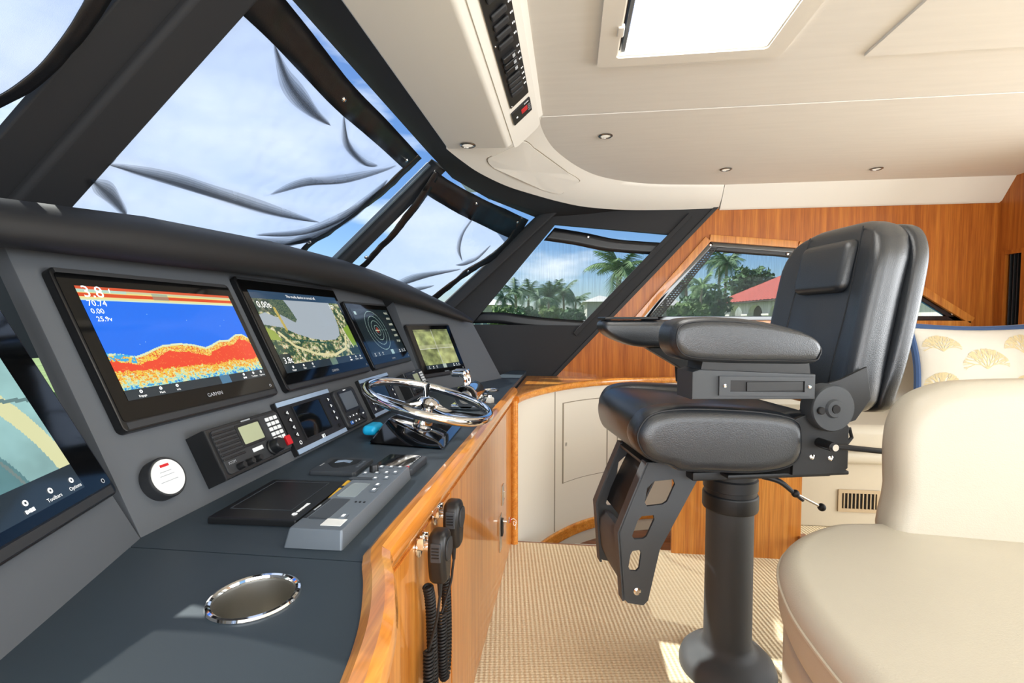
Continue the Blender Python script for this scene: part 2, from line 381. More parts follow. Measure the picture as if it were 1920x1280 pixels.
def vnoise(h, w, sy, sx, seed=0, oct=3):
    g = np.random.default_rng(seed); out = np.zeros((h, w)); amp = 1; tot = 0
    for o in range(oct):
        ny, nx = max(2, int(sy*2**o)+2), max(2, int(sx*2**o)+2); a = g.random((ny, nx))
        y = np.linspace(0, ny-1.001, h); x = np.linspace(0, nx-1.001, w); yi = y.astype(int); xi = x.astype(int); fy = (y-yi)[:, None]; fx = (x-xi)[None]
        fy = fy*fy*(3-2*fy); fx = fx*fx*(3-2*fx)
        A = a[yi][:, xi]; Bv = a[yi][:, xi+1]; Cv = a[yi+1][:, xi]; D = a[yi+1][:, xi+1]
        out += amp*((A*(1-fx)+Bv*fx)*(1-fy)+(Cv*(1-fx)+D*fx)*fy); tot += amp; amp *= .5
    return out/tot
def hexc(s): return np.array([int(s[i:i+2], 16)/255 for i in (0, 2, 4)])

# ================================================================== THE SETTING
YW = 3.42                                             # starboard cabin side
# floor with the companionway opening cut into it
bm = B(); flat(bm, [(-.30, -2.5), (4.8, -2.5), (4.8, 3.42), (1.08, 3.42), (1.08, 2.43), (-.30, 2.43)], (), -.04, 0)
struct(emit('floor', bm, 'carpet'))
bm = B(); box(bm, (1.95, 2.63, .04), (1.7, .36, .08), .012); st = struct(emit('trim_1', bm, 'carpet'))      # carpeted plinth along the settee
bm = B(); box(bm, (.39, 2.9, -.30), (1.36, .96, .03)); struct(emit('floor_companionway', bm, 'teak_dark'))
bm = B(); box(bm, (.28, 2.70, -.20), (.50, .30, .03), .006); struct(emit('trim_2', bm, 'step_pale'))
bm = B(); box(bm, (.02, 2.437, -.05), (.64, .014, .10), .003); struct(emit('trim_3', bm, 'teak_dark'))

# ceiling: soft panels around the hatch
ceil = root('ceiling', None, None); struct(ceil)
HX0, HX1, HY0, HY1 = .10, .665, 1.02, 1.70
bm = B(); flat(bm, [(-.20, -2.5), (4.8, -2.5), (4.8, 2.115), (-.20, 2.115)], [[(HX0, HY0), (HX1, HY0), (HX1, HY1), (HX0, HY1)]], 2.03, 2.08); emit('ceiling_panel', bm, 'cream_ceiling', ceil)
bm = B(); rprism(bm, [(-.6, 2.121), (4.8, 2.121), (4.8, 3.5), (-.6, 3.5)], 2.028, 2.08, .0015); emit('ceiling_panel', bm, 'cream_ceiling', ceil)
bm = B(); box(bm, (2.45, .3, 2.027), (2.98, 2.92, .012), .002); emit('access_panel', bm, 'cream_ceiling', ceil)
bm = B(); flat(bm, [(-.75, -2.5), (4.8, -2.5), (4.8, 3.5), (-.75, 3.5)], [[(HX0, HY0), (HX1, HY0), (HX1, HY1), (HX0, HY1)]], 2.085, 2.10); emit('roof_deck', bm, 'white_trim', ceil)

# hatch in the ceiling
hroot = root('window_5', None, None, ((HX0+HX1)/2, (HY0+HY1)/2, 2.03)); struct(hroot)
cx, cy = (HX0+HX1)/2, (HY0+HY1)/2; W_, H_ = HX1-HX0, HY1-HY0
bm = B(); flat(bm, rrect(W_+.03, H_+.03, .02), [rrect(W_-.09, H_-.075, .012)], -.014, .0); emit('hatch_frame', bm, 'white_trim', hroot)
bm = B(); flat(bm, rrect(W_-.088, H_-.073, .012), [rrect(W_-.10, H_-.085, .008)], -.008, .05); emit('hatch_lining', bm, 'white_trim', hroot)
bm = B(); box(bm, (.022, 0, .04), (W_-.12, H_-.08, .006)); emit('blind', bm, 'hatch_light', hroot)
bm = B(); box(bm, (-W_/2+.066, 0, .014), (.012, H_-.10, .03), .002); emit('blind_rail', bm, 'grey_unit', hroot)
bm = B(); box(bm, (-W_/2+.052, 0, .02), (.010, H_-.10, .03), .002); emit('blind_channel', bm, 'plastic', hroot)
bm = B(); box(bm, (-W_/2+.045, .15, -.012), (.02, .05, .016), .004); emit('latch', bm, 'white_trim', hroot)
bm = B(); box(bm, (0, 0, .068), (W_, H_, .006)); emit('glazing', bm, 'glass', hroot)

# overhead console above the windscreen, its switch face, the swept corner and the side valance
oc = root('trim_4', None, None); struct(oc)
sec = [(-.545, 2.06), (-.545, 1.91), (-.535, 1.9), (-.285, 1.893), (-.268, 1.899), (-.125, 2.025), (-.12, 2.06)]
bm = B(); loft(bm, [[(x, y, z) for x, z in sec] for y in (-2.5, 0, 1.0, 1.6, 2.0, 2.09)]); emit('overhead_console', bm, 'cream', oc, ang=50)
OUT = cat([(-.545, 2.09, 1.9), (-.515, 2.25, 1.9), (-.465, 2.45, 1.9), (-.36, 2.70, 1.9), (-.226, 2.90, 1.9), (-.07, 3.10, 1.9), (.10, 3.26, 1.9), (.36, 3.375, 1.9), (.66, 3.41, 1.9), (.985, 3.418, 1.9)], 4, False)
INN = cat([(-.12, 2.09, 2.03), (-.135, 2.19, 2.03), (-.115, 2.38, 2.03), (-.07, 2.56, 2.03), (.03, 2.80, 2.03), (.158, 3.00, 2.03), (.33, 3.14, 2.03), (.52, 3.225, 2.03), (.75, 3.27, 2.03), (.985, 3.30, 2.03)], 4, False)
def vsurf(s, t, off=0):
    def at(C, s):
        k = s*(len(C)-1); i = min(int(k), len(C)-2); return C[i].lerp(C[i+1], k-i)
    a, b = at(OUT, s), at(INN, s); p = a.lerp(b, t); d = at(OUT, min(1, s+.02))-at(OUT, max(0, s-.02)); n = d.cross(b-a).normalized()
    bulge = .012*math.sin(PI*t)
    if n.z > 0: n = -n
    return p+n*(bulge+off)
bm = B(); loft(bm, [[vsurf(i/36, j/8) for j in range(9)]+[Vector(vsurf(i/36, 1))+Vector((0, 0, .05)), Vector(vsurf(i/36, 0))+Vector((-.02, .02, .14))] for i in range(37)]); emit('valance_corner', bm, 'cream', oc, ang=50)
def vpanel(pts, off, name, m):
    bm = B(); ms, mt = sum(p[0] for p in pts)/len(pts), sum(p[1] for p in pts)/len(pts)
    rings = [[bm.verts.new(vsurf(s, t, -.003)) for s, t in pts]]+[[bm.verts.new(vsurf(ms+(s-ms)*k, mt+(t-mt)*k, off)) for s, t in pts] for k in (1, .99, .8, .6, .4, .2)]; vc = bm.verts.new(vsurf(ms, mt, off)); n = len(pts)
    for A_, B_ in zip(rings[:-1], rings[1:]):
        for i in range(n): bm.faces.new((A_[i-1], A_[i], B_[i], B_[i-1]))
    for i in range(n): bm.faces.new((vc, rings[-1][i], rings[-1][i-1]))
    return emit(name, bm, m, oc, ang=45)
pp = [(s, t) for s, t in rrect(.36, .58, .07, 6, .335, .50)]
vpanel([(.335+(s-.335)*1.02, .5+(t-.5)*1.03) for s, t in pp], .0008, 'panel_joint', 'groove'); vpanel(pp, .004, 'speaker_panel', 'cream')
bm = B(); vs = [(3.419, 1.895), (3.415, 1.89), (3.395, 1.90), (3.30, 2.03), (3.30, 2.06), (3.425, 2.06)]
loft(bm, [[(x, y, z) for y, z in vs] for x in (.99, 1.6, 2.2, 2.64)]+[[(2.70, y+(0 if y > 3.41 else .0), z) for y, z in vs]]); emit('valance', bm, 'cream', oc)
class Plane:                                          # raked glazing planes
    def __init__(s, p, n): s.p = Vector(p); s.n = Vector(n).normalized()
    def hit(s, u, v, off=0): return onP(u, v, s.p+s.n*off, s.n)
FR = Plane((-.7, 0, 1.93), (1, 0, -1))
Q2 = [Vector(q) for q in [(-1.43, 2.30, 1.2), (-.93, 3.38, 1.2), (-.10, 3.38, 1.95), (-.66, 2.44, 1.95)]]
n2 = (Q2[1]-Q2[0]).cross(Q2[3]-Q2[0]).normalized(); n2 = n2 if n2.x > 0 else -n2
P2 = Plane((Q2[0]+Q2[1]+Q2[2]+Q2[3])/4, n2)
# black fabric headlining between windscreen and overhead console
WTOP = [Vector((FR.hit(548, 0).x, -2.5, FR.hit(548, 0).z)), FR.hit(548, 0), FR.hit(802, 285), P2.hit(848, 334), P2.hit(915, 372), P2.hit(1003, 407), Vector((-.1, 3.425, 1.87))]
OTOP = [Vector(p) for p in [(-.54, -2.5, 1.91), (-.54, 1.0, 1.91), (-.54, 2.1, 1.91), (-.47, 2.46, 1.91), (-.22, 2.92, 1.91), (.05, 3.24, 1.91), (.4, 3.40, 1.91)]]
bm = B(); loft(bm, [[a, b, b+Vector((0, 0, .14)), a+Vector((0, 0, .12))] for a, b in zip(WTOP, OTOP)]); struct(emit('trim_5', bm, 'lining'))

# starboard side: varnished wood with a window, black lining with the forward window
def onwall(x, z): return (x, z)
WM = Matrix(((1, 0, 0, 0), (0, 0, 1, 0), (0, 1, 0, 0), (0, 0, 0, 1)))      # (x, z, y) -> (x, y, z)
W2 = [(.455, 1.135), (.93, 1.692), (1.49, 1.638), (2.23, 1.345), (2.545, 1.135)]
W3 = [(-.715, 1.118), (.072, 1.113), (.665, 1.735), (-.115, 1.822)]
bm = B(); flat(bm, [(-.111, .744), (1.0, 1.93), (2.72, 1.93), (2.72, -.35), (-.111, -.35)], [W2], YW, YW+.03, WM); wr = struct(emit('wall_right', bm, 'teak_wall'))
bm = B(); flat(bm, [(-1.02, .5), (-.113, .5), (-.113, .746), (1.0, 1.934), (.6, 2.02), (-.06, 2.02), (-1.02, 1.15)], [W3], YW-.006, YW+.03, WM); struct(emit('wall_right_lining', bm, 'lining'))
def strip(a, b, w0, w1, y0, y1, name, m, par=None, bev=.004):
    """bar between two (x, z) points on the cabin side"""
    a, b = Vector(a), Vector(b); d = (b-a).normalized(); n = Vector((-d.y, d.x)); bm = B()
    pts = [a+n*w0, b+n*w0, b+n*w1, a+n*w1]
    rprism(bm, pts, y0, y1, bev, 2, WM, r0=bev); return emit(name, bm, m, par)
w2 = root('window_2', None, None, (1.5, YW, 1.135)); struct(w2)
def wpart(fn):
    o = fn; o.matrix_parent_inverse = Matrix(); return o
def wstrip(par, *a, **k):
    o = strip(*a, **k); o.data.transform(T(*[-c for c in par.location])); o.parent = par; return o
for i in range(5): wstrip(w2, W2[i], W2[(i+1) % 5], -.012, .036, YW-.016, YW+.02, 'frame', 'teak')
for i in range(5): wstrip(w2, W2[i], W2[(i+1) % 5], -.042, -.008, YW+.005, YW+.03, 'inner_frame', 'gloss_black')
bm = B(); flat(bm, [(p[0], p[1]) for p in inset(W2[::-1], -.02)], (), YW+.033, YW+.037, WM); bm.transform(T(*[-c for c in w2.location])); emit('pane', bm, 'glass', w2)
w1 = root('window_1', None, None, (0, YW, 1.115)); struct(w1)
bm = B(); flat(bm, W3, (), YW+.033, YW+.037, WM); bm.transform(T(*[-c for c in w1.location])); emit('pane', bm, 'glass', w1)
wstrip(w1, (.03, 1.05), (.80, 1.862), -.016, .016, YW-.022, YW-.006, 'frame', 'lining')
# diagonal lining edge against the wood
d0, d1 = Vector((-.111, .744)), Vector((.99, 1.919))
struct(strip(d0, d1, -.004, .022, YW-.014, YW-.004, 'trim_6', 'brow'))
# aft bulkhead with louvre slot
bw = root('wall_aft', None, None, (2.68, 3.2, 0)); struct(bw)
MX = Matrix(((0, 0, 1, 0), (1, 0, 0, 0), (0, 1, 0, 0), (0, 0, 0, 1)))      # (y, z, x)
bm = B(); flat(bm, [(2.45, 0), (3.44, 0), (3.44, 2.05), (2.45, 2.05)], [[(3.23, .95), (3.35, .95), (3.35, 1.56), (3.23, 1.56)]], 2.68, 2.71, MX); emit('panel', bm, 'teak_wall', bw, False)
bm = B(); flat(bm, [(3.21, .93), (3.37, .93), (3.37, 1.58), (3.21, 1.58)], [[(3.235, .955), (3.345, .955), (3.345, 1.555), (3.235, 1.555)]], 2.67, 2.69, MX); emit('slot_frame', bm, 'teak_wall', bw, False)
bm = B(); box(bm, (2.715, 3.29, 1.255), (.006, .14, .64)); emit('slot_back', bm, 'vent_dark', bw, False)
for i in range(4): bm = B(); box(bm, (2.695, 3.25+.026*i, 1.255), (.018, .006, .60), .002); emit('slat', bm, 'plastic_soft', bw, False)
# port side behind the camera: low wood wall and header around the saloon windows
bm = B(); box(bm, (2.2, -2.52, .45), (5.4, .04, .94)); struct(emit('wall_left', bm, 'teak_wall'))
bm = B(); box(bm, (2.2, -2.52, 1.99), (5.4, .04, .16)); struct(emit('trim_7', bm, 'cream'))

# curved companionway bulkhead in cream with a wooden cap
ARC = cat([(-.285, 2.41, 0), (-.255, 2.53, 0), (-.195, 2.68, 0), (-.10, 2.85, 0), (.02, 3.01, 0), (.15, 3.13, 0), (.32, 3.24, 0), (.52, 3.32, 0), (.75, 3.37, 0), (1.08, 3.40, 0)], 4, False)
def arcp(s):
    k = s*(len(ARC)-1); i = min(int(k), len(ARC)-2); p = ARC[i].lerp(ARC[i+1], k-i); d = (ARC[i+1]-ARC[i]).normalized(); return p, Vector((d.y, -d.x, 0))
cb = root('wall_companionway', None, None, (-.285, 2.41, 0)); struct(cb)
bm = B(); S = []
for i in range(41):
    p, n = arcp(i/40); S.append([p+Vector((0, 0, .735)), p+Vector((0, 0, -.32)), p-n*.02+Vector((0, 0, -.32)), p-n*.02+Vector((0, 0, .735))])
loft(bm, S); emit('cream_panel', bm, 'cream_wall', cb, False)
bm = B(); S = []
for i in range(41):
    p, n = arcp(i/40); prof = rrect(.05, .04, .014, 4)
    S.append([p+n*(x+.004)+Vector((0, 0, .745+z)) for x, z in prof])
loft(bm, S); emit('cap_rail', bm, 'teak_rail', cb, False)
bm = B(); S = []
for i in range(41):
    p, n = arcp(i/40); S.append([p+n*(x+.008)+Vector((0, 0, -.17+z)) for x, z in rrect(.022, .07, .008, 3)])
loft(bm, S); emit('bottom_rail', bm, 'teak_rail', cb, False)
bm = B(); S = []
for i in range(41):
    p, n = arcp(i/40); S.append([p-n*.02+Vector((0, 0, .735)), p-n*.6+Vector((0, 0, .735)), p-n*.6+Vector((0, 0, .755)), p-n*.02+Vector((0, 0, .755))])
bm.free()
bm = B(); flat(bm, [tuple(p)[:2] for p in ARC]+[(1.08, 3.42), (-.31, 3.42), (-.31, 2.41)], (), .72, .752); emit('shelf_top', bm, 'teak_rail', cb, False)
def arcpanel(s0, s1, zf, o0, o1, name, m, zb):
    bm = B(); n_ = 10; S = []
    for i in range(n_+1):
        s = s0+(s1-s0)*i/n_; p, n = arcp(s); zt = zf(i/n_); zl = zb(i/n_)
        S.append([p+n*o1+Vector((0, 0, zt)), p+n*o1+Vector((0, 0, zl)), p+n*o0+Vector((0, 0, zl)), p+n*o0+Vector((0, 0, zt))])
    loft(bm, S); return emit(name, bm, m, cb, False)
def arc_at(u, v):      # arc parameter seen at image column u
    best = min(((abs(proj(arcp(i/400)[0]+Vector((0, 0, .4)))[0]-u), i/400) for i in range(401)), key=lambda t: t[0]); return best[1]
sa, sb = arc_at(1056, 0), arc_at(1137, 0)
arcpanel(sa-.006, sb+.006, lambda t: .645, 0, .0012, 'door_joint', 'groove', lambda t: .145)
arcpanel(sa, sb, lambda t: .64, 0, .004, 'locker_door', 'cream_wall', lambda t: .15)
p, n = arcp(sa+.012); bm = B(); lathe(bm, [(.013, 0), (.013, .006), (.010, .009), (.0, .009)], 20, frame(p+n*.004+Vector((0, 0, .385)), n.cross(Vector((0, 0, 1))), (0, 0, 1))); emit('finger_latch', bm, 'white_trim', cb, False)
for s in (arc_at(1040, 0), arc_at(1157, 0)):
    arcpanel(s-.002, s+.002, lambda t: .725, 0, .0015, 'panel_seam', 'groove', lambda t: -.13)
bm = B(); tube(bm, [(-.283, 2.415, -.05), (-.283, 2.415, .35), (-.283, 2.415, .74)], .020, 14); emit('corner_post', bm, 'teak_rail', cb, False)

# varnished panel beside the companionway
bm = B(); box(bm, (.80, 2.415, .30), (.60, .02, .62), .004); sp = struct(emit('wall_companionway_side', bm, 'teak'))
bm = B(); box(bm, (1.11, 2.36, .10), (.05, .16, .035), .006); struct(emit('trim_8', bm, 'teak_dark'))

# ------------------------------------------------------------------ windscreen: mullions, panes, sun covers
XW = lambda z: z-2.63                                 # raked windscreen plane
def bar(a, b, w, d, name, m, side=(0, 1, 0), nrm=(1, 0, -1), taper=1.0):
    a, b = Vector(a), Vector(b); s = Vector(side).normalized(); n = Vector(nrm).normalized(); bm = B(); S = []
    for p, k in ((a, 1), (b, taper)):
        S.append([p+s*(x*k)+n*y for x, y in rrect(w, d, min(w, d)*.22, 4, 0, 0)])
    loft(bm, S); return struct(emit(name, bm, m))
bar((-1.45, .945, 1.18), (-.69, 1.0, 1.94), .115, .06, 'trim_9', 'lining')
bar((-1.45, 2.325, 1.18), (-.68, 2.45, 1.95), .085, .06, 'trim_10', 'lining', side=(.25, 1, 0))
bar((-1.02, 3.385, 1.12), (-.06, 3.385, 1.985), .085, .07, 'trim_11', 'lining', side=(.68, -.05, -.73), nrm=(.3, -1, 0))
# pale window flange beside the mullions, seen past the covers
bar((-1.45, .855, 1.18), (-.69, .905, 1.94), .10, .02, 'trim_13', 'lining')
bar((-1.455, 2.288, 1.20), (-.715, 2.402, 1.94), .022, .02, 'trim_12', 'grey_unit', side=(.2, 1, 0))
# panes
def pane(name, pts):
    bm = B(); p = [Vector(q) for q in pts]; n = (p[1]-p[0]).cross(p[3]-p[0]).normalized()*.004
    loft(bm, [p, [q+n for q in p]]); r = root(name, None, None, pts[0]); struct(r); emit('pane', bm, 'glass', r, False); return r
pane('window_3', [(XW(1.2), .97, 1.2), (XW(1.2), 2.30, 1.2), (XW(1.95), 2.43, 1.95), (XW(1.95), .97, 1.95)])
pane('window_6', [(XW(1.2), -2.5, 1.2), (XW(1.2), .92, 1.2), (XW(1.95), .97, 1.95), (XW(1.95), -2.5, 1.95)])
pane('window_4', Q2)
PS = Plane((0, YW, 0), (0, -1, 0))
def poly_at(P, t):
    L_ = [0]
    for a, b in zip(P[:-1], P[1:]): L_.append(L_[-1]+(Vector(b)-Vector(a)).length)
    d = t*L_[-1]
    for i in range(len(P)-1):
        if d <= L_[i+1] or i == len(P)-2: return Vector(P[i]).lerp(Vector(P[i+1]), (d-L_[i])/max(1e-9, L_[i+1]-L_[i]))
def coons(top, right, bottom, left, s, t):
    """bottom/top run left to right, left/right run bottom to top"""
    b, tp, l, r = poly_at(bottom, s), poly_at(top, s), poly_at(left, t), poly_at(right, t)
    c = (1-s)*(1-t)*Vector(bottom[0])+s*(1-t)*Vector(bottom[-1])+(1-s)*t*Vector(top[0])+s*t*Vector(top[-1])
    return (1-t)*b+t*tp+(1-s)*l+s*r-c
def cover(name, label, pl, top, right, bottom, left, hems, folds, snaps, m, nu=90, nv=70, off=.012, group='mesh sun covers snapped inside the windows', billow=.02, hemm='hem'):
    P3 = lambda L_: cat([pl.hit(u, v, off) for u, v in L_], 6, False) if len(L_) > 2 else [pl.hit(u, v, off) for u, v in L_]
    top, right, bottom, left = P3(top), P3(right), P3(bottom), P3(left)
    base = coons(top, right, bottom, left, .5, 0); r = root(name, label, 'window cover', base, group=group)
    F3 = [([pl.hit(u, v, off) for u, v in f[0]], f[1]*.5, f[2]) for f in folds]
    ht, hr, hb, hl = hems
    def surf(s, t, lift=0):
        p = coons(top, right, bottom, left, s, t); h = billow*math.sin(PI*min(1, max(0, s)))*math.sin(PI*min(1, max(0, t)))
        if billow: h += .010*noise.noise(p*7)+.004*noise.noise(p*23)
        for pts, amp, wd in F3:
            best = 9; k = 0
            for i in range(len(pts)-1):
                a, b = pts[i], pts[i+1]; q = max(0, min(1, (p-a).dot(b-a)/(b-a).length_squared)); dd = (p-a-(b-a)*q).length
                if dd < best: best = dd; k = (i+q)/(len(pts)-1)
            if best < wd*3: h += amp*math.exp(-(best/wd)**2)*math.sin(PI*min(.98, max(.08, k)))**.5
        return p+pl.n*(h+lift)
    def ishem(s, t): return t > 1-ht or t < hb or s > 1-hr or s < hl
    bm = B(); gridsurf(bm, nu, nv, lambda s, t: surf(s, t), lambda s, t: not (t > 1-ht*.7 or t < hb*.7 or s > 1-hr*.7 or s < hl*.7)); emit('fabric', bm, m, r, False, ang=180)
    if max(hems) > 0:
        def band(f, n=60, m_=3, perf=False):
            bm = B(); gridsurf(bm, n, m_, f, (lambda a, b: not (int(a*n) % 3 == 1 and int(b*m_) % 2 == 1)) if perf else None); h = emit('hem', bm, hemm, r, False, ang=180); md = h.modifiers.new('thickness', 'SOLIDIFY'); md.thickness = .003
        if ht: band(lambda a, b: surf(a, 1-ht*b, .003))
        if hb: band(lambda a, b: surf(a, hb*b, .003))
        if hr: band(lambda a, b: surf(1-hr*b, a, .0035))
        if hl: band(lambda a, b: surf(hl*b, a, .0035), *((110, 9, True) if not billow else ()))
    for pts, amp, wd in F3:            # stacked dark ribbons paint the shading of the folds onto the cloth
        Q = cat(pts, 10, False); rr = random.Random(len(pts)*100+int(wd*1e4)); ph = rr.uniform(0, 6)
        for nm, mm, kw, lf in (('fold_shade', 'mesh_fold_shade', 1.25, .003), ('fold_shade', 'mesh_fold_shade', .95, .0045), ('fold_shade', 'mesh_fold_shade', .7, .006), ('fold_shade', 'mesh_fold_shade', .48, .0075), ('fold_shade', 'mesh_fold_shade_dark', .28, .009)):
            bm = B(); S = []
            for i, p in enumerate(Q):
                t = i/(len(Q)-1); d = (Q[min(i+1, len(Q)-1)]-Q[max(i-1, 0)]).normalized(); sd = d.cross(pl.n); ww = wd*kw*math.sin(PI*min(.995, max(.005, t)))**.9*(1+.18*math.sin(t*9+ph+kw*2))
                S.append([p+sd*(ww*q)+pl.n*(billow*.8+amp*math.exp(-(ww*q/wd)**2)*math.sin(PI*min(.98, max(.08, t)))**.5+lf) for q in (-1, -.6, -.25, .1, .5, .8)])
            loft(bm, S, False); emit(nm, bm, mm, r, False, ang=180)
    for u, v in snaps:
        p = pl.hit(u, v, off+.012); bm = B(); lathe(bm, [(.0095, 0), (.0095, .003), (.006, .007), (.0, .0075)], 16, frame(p, pl.n.orthogonal(), pl.n.cross(pl.n.orthogonal()))); emit('snap_button', bm, 'chrome', r, False)
    return r
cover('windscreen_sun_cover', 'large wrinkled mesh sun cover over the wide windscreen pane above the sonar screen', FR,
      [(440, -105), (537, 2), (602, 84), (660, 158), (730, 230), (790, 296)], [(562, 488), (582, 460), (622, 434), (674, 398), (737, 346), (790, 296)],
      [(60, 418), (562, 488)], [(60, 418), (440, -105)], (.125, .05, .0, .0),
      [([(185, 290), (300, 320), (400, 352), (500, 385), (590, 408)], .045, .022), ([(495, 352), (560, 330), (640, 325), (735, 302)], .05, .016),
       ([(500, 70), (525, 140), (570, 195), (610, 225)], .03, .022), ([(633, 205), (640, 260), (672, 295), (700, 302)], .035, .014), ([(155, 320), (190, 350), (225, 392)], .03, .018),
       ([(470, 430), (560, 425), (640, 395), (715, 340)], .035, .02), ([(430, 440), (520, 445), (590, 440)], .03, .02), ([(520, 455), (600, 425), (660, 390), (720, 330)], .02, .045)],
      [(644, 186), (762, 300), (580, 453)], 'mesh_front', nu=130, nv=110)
cover('windscreen_sun_cover', 'mesh sun cover at the top left corner, beyond the wide black mullion', FR,
      [(-420, -110), (262, -110)], [(-180, 290), (-60, 225), (30, 178), (95, 135), (150, 80), (200, 10), (262, -110)],
      [(-900, 290), (-180, 290)], [(-900, 290), (-420, -110)], (.0, .10, .0, .0), [], [], 'mesh_front', nu=60, nv=40)
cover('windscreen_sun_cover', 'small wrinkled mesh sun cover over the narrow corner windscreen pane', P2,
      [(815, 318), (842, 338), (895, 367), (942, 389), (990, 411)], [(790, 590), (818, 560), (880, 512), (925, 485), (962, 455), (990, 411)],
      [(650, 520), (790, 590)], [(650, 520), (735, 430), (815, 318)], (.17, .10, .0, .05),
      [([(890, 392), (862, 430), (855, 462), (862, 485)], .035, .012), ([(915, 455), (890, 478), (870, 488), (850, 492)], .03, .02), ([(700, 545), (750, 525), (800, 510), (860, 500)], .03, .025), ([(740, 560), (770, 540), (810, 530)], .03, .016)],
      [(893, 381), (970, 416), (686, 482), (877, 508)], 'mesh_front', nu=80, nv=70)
cover('window_sun_cover', 'see-through mesh sun cover over the slanted side window above the dash end', PS,
      [(1040, 427), (1100, 437), (1160, 449), (1256, 456)], [(1098, 622), (1256, 456)], [(885, 606), (930, 606), (985, 613), (1098, 622)], [(885, 606), (1040, 427)],
      (.13, .0, .12, .0), [], [(1103, 444), (1247, 460), (947, 612), (898, 612), (1098, 615)], 'mesh_side', nu=40, nv=30, off=-.02, billow=.0)
cover('window_sun_cover', 'see-through mesh sun cover over the wood-framed side window behind the helm chair', PS,
      [(1328, 455), (1420, 463), (1500, 472), (1640, 508), (1790, 588)], [(1805, 606), (1790, 588)], [(1200, 606), (1500, 606), (1805, 606)], [(1200, 606), (1260, 536), (1328, 455)],
      (.10, .0, .0, .05), [], [(1332, 459), (1477, 476), (1786, 588)], 'mesh_side', nu=50, nv=30, off=-.016, billow=.0)

# ================================================================== HELM CONSOLE
ZT = .79
class Fr:
    def __init__(s, O, e, k=.49):
        s.O = Vector(O); s.e = Vector(e).normalized(); h = Vector((s.e.y, -s.e.x, 0)); s.up = (Vector((0, 0, 1))-h*k).normalized(); s.n = s.e.cross(s.up)
    def at(s, a, b, off=0): return s.O+s.e*a+s.up*b+s.n*off
    def m(s, a, b, off=0): return frame(s.at(a, b, off), s.e, s.up)
FM = Fr((-.705, 0, ZT), (0, 1, 0)); FW = Fr((-.705, 2.30, ZT), (.28, .64, 0)); FL = Fr((-.705, .70, ZT), (-.36, .933, 0))
hc = root('helm_console', 'black helm console with wood front facing the helm chair', 'console', (-.5, 1.4, 0))
RAIL = cat([(-.305, 2.42), (-.305, 1.6), (-.305, 1.0), (-.305, .72), (-.298, .665), (-.268, .60), (-.237, .519), (-.218, .438), (-.203, .33), (-.19, .1), (-.185, -.3)], 5, False)
RAIL = [Vector((p.x, p.y, 0)) for p in RAIL]
def railn(i):
    d = (RAIL[min(i+1, len(RAIL)-1)]-RAIL[max(i-1, 0)]).normalized(); return Vector((-d.y, d.x, 0))
bm = B(); prof = [(0, .795), (.012, .806), (.028, .808), (.040, .800), (.044, .785), (.040, .768), (.030, .752), (.022, .738), (0, .735)]
loft(bm, [[p+railn(i)*(x-.006)+Vector((0, 0, z)) for x, z in prof] for i, p in enumerate(RAIL)]); emit('wood_rail', bm, 'teak_rail', hc, False)
bm = B(); loft(bm, [[p+railn(i)*.006+Vector((0, 0, .75)), p+railn(i)*.006, p-railn(i)*.02, p-railn(i)*.02+Vector((0, 0, .75))] for i, p in enumerate(RAIL)]); emit('wood_front', bm, 'teak', hc, False)
# raised panels on the front
for y0, y1 in ((.735, 1.145), (1.155, 2.39)):
    bm = B(); box(bm, (-.297, (y0+y1)/2, .372), (.006, y1-y0, .70), .002); emit('front_panel', bm, 'teak', hc, False)
RC = [(p.x, p.y) for p in RAIL]
near = [p for p in RC if p[1] < .668]; far = [p for p in RC if p[1] > .668]
hole = [(-.405+.050*math.cos(2*PI*i/40), .562+.050*math.sin(2*PI*i/40)) for i in range(40)]
lw = FL.at(-.75, 0)
bm = B(); flat(bm, [(-.72, .667), (-.305, .667)]+near+[(-.6, -.3), (lw.x-.02, lw.y)], [hole], ZT-.02, ZT); emit('worktop', bm, 'worktop', hc, False)
wg = FW.at(.71, 0)
bm = B(); flat(bm, [p for p in far]+[(-.305, .6695), (-.74, .6695), (-.74, 2.35), (wg.x-.05, wg.y+.05), (wg.x, 3.40), (-.311, 3.40), (-.311, 2.43)], (), ZT-.02, ZT); emit('worktop', bm, 'worktop', hc, False)
bm = B(); rprism(bm, [(.70, -.01), (2.30, -.01), (2.30, .57), (.70, .57)], -.03, 0, .002, 2, FM.m(0, 0), r0=0); emit('instrument_panel', bm, 'panel', hc, False)
bm = B(); rprism(bm, [(0.001, -.01), (.705, -.01), (.625, .40), (0.001, .56)], -.16, 0, .003, 2, FW.m(0, 0), r0=0); emit('instrument_panel', bm, 'panel', hc, False)
bm = B(); rprism(bm, [(-.75, -.01), (-.001, -.01), (-.001, .57), (-.75, .57)], -.03, 0, .002, 2, FL.m(0, 0), r0=0); emit('instrument_panel', bm, 'panel', hc, False)
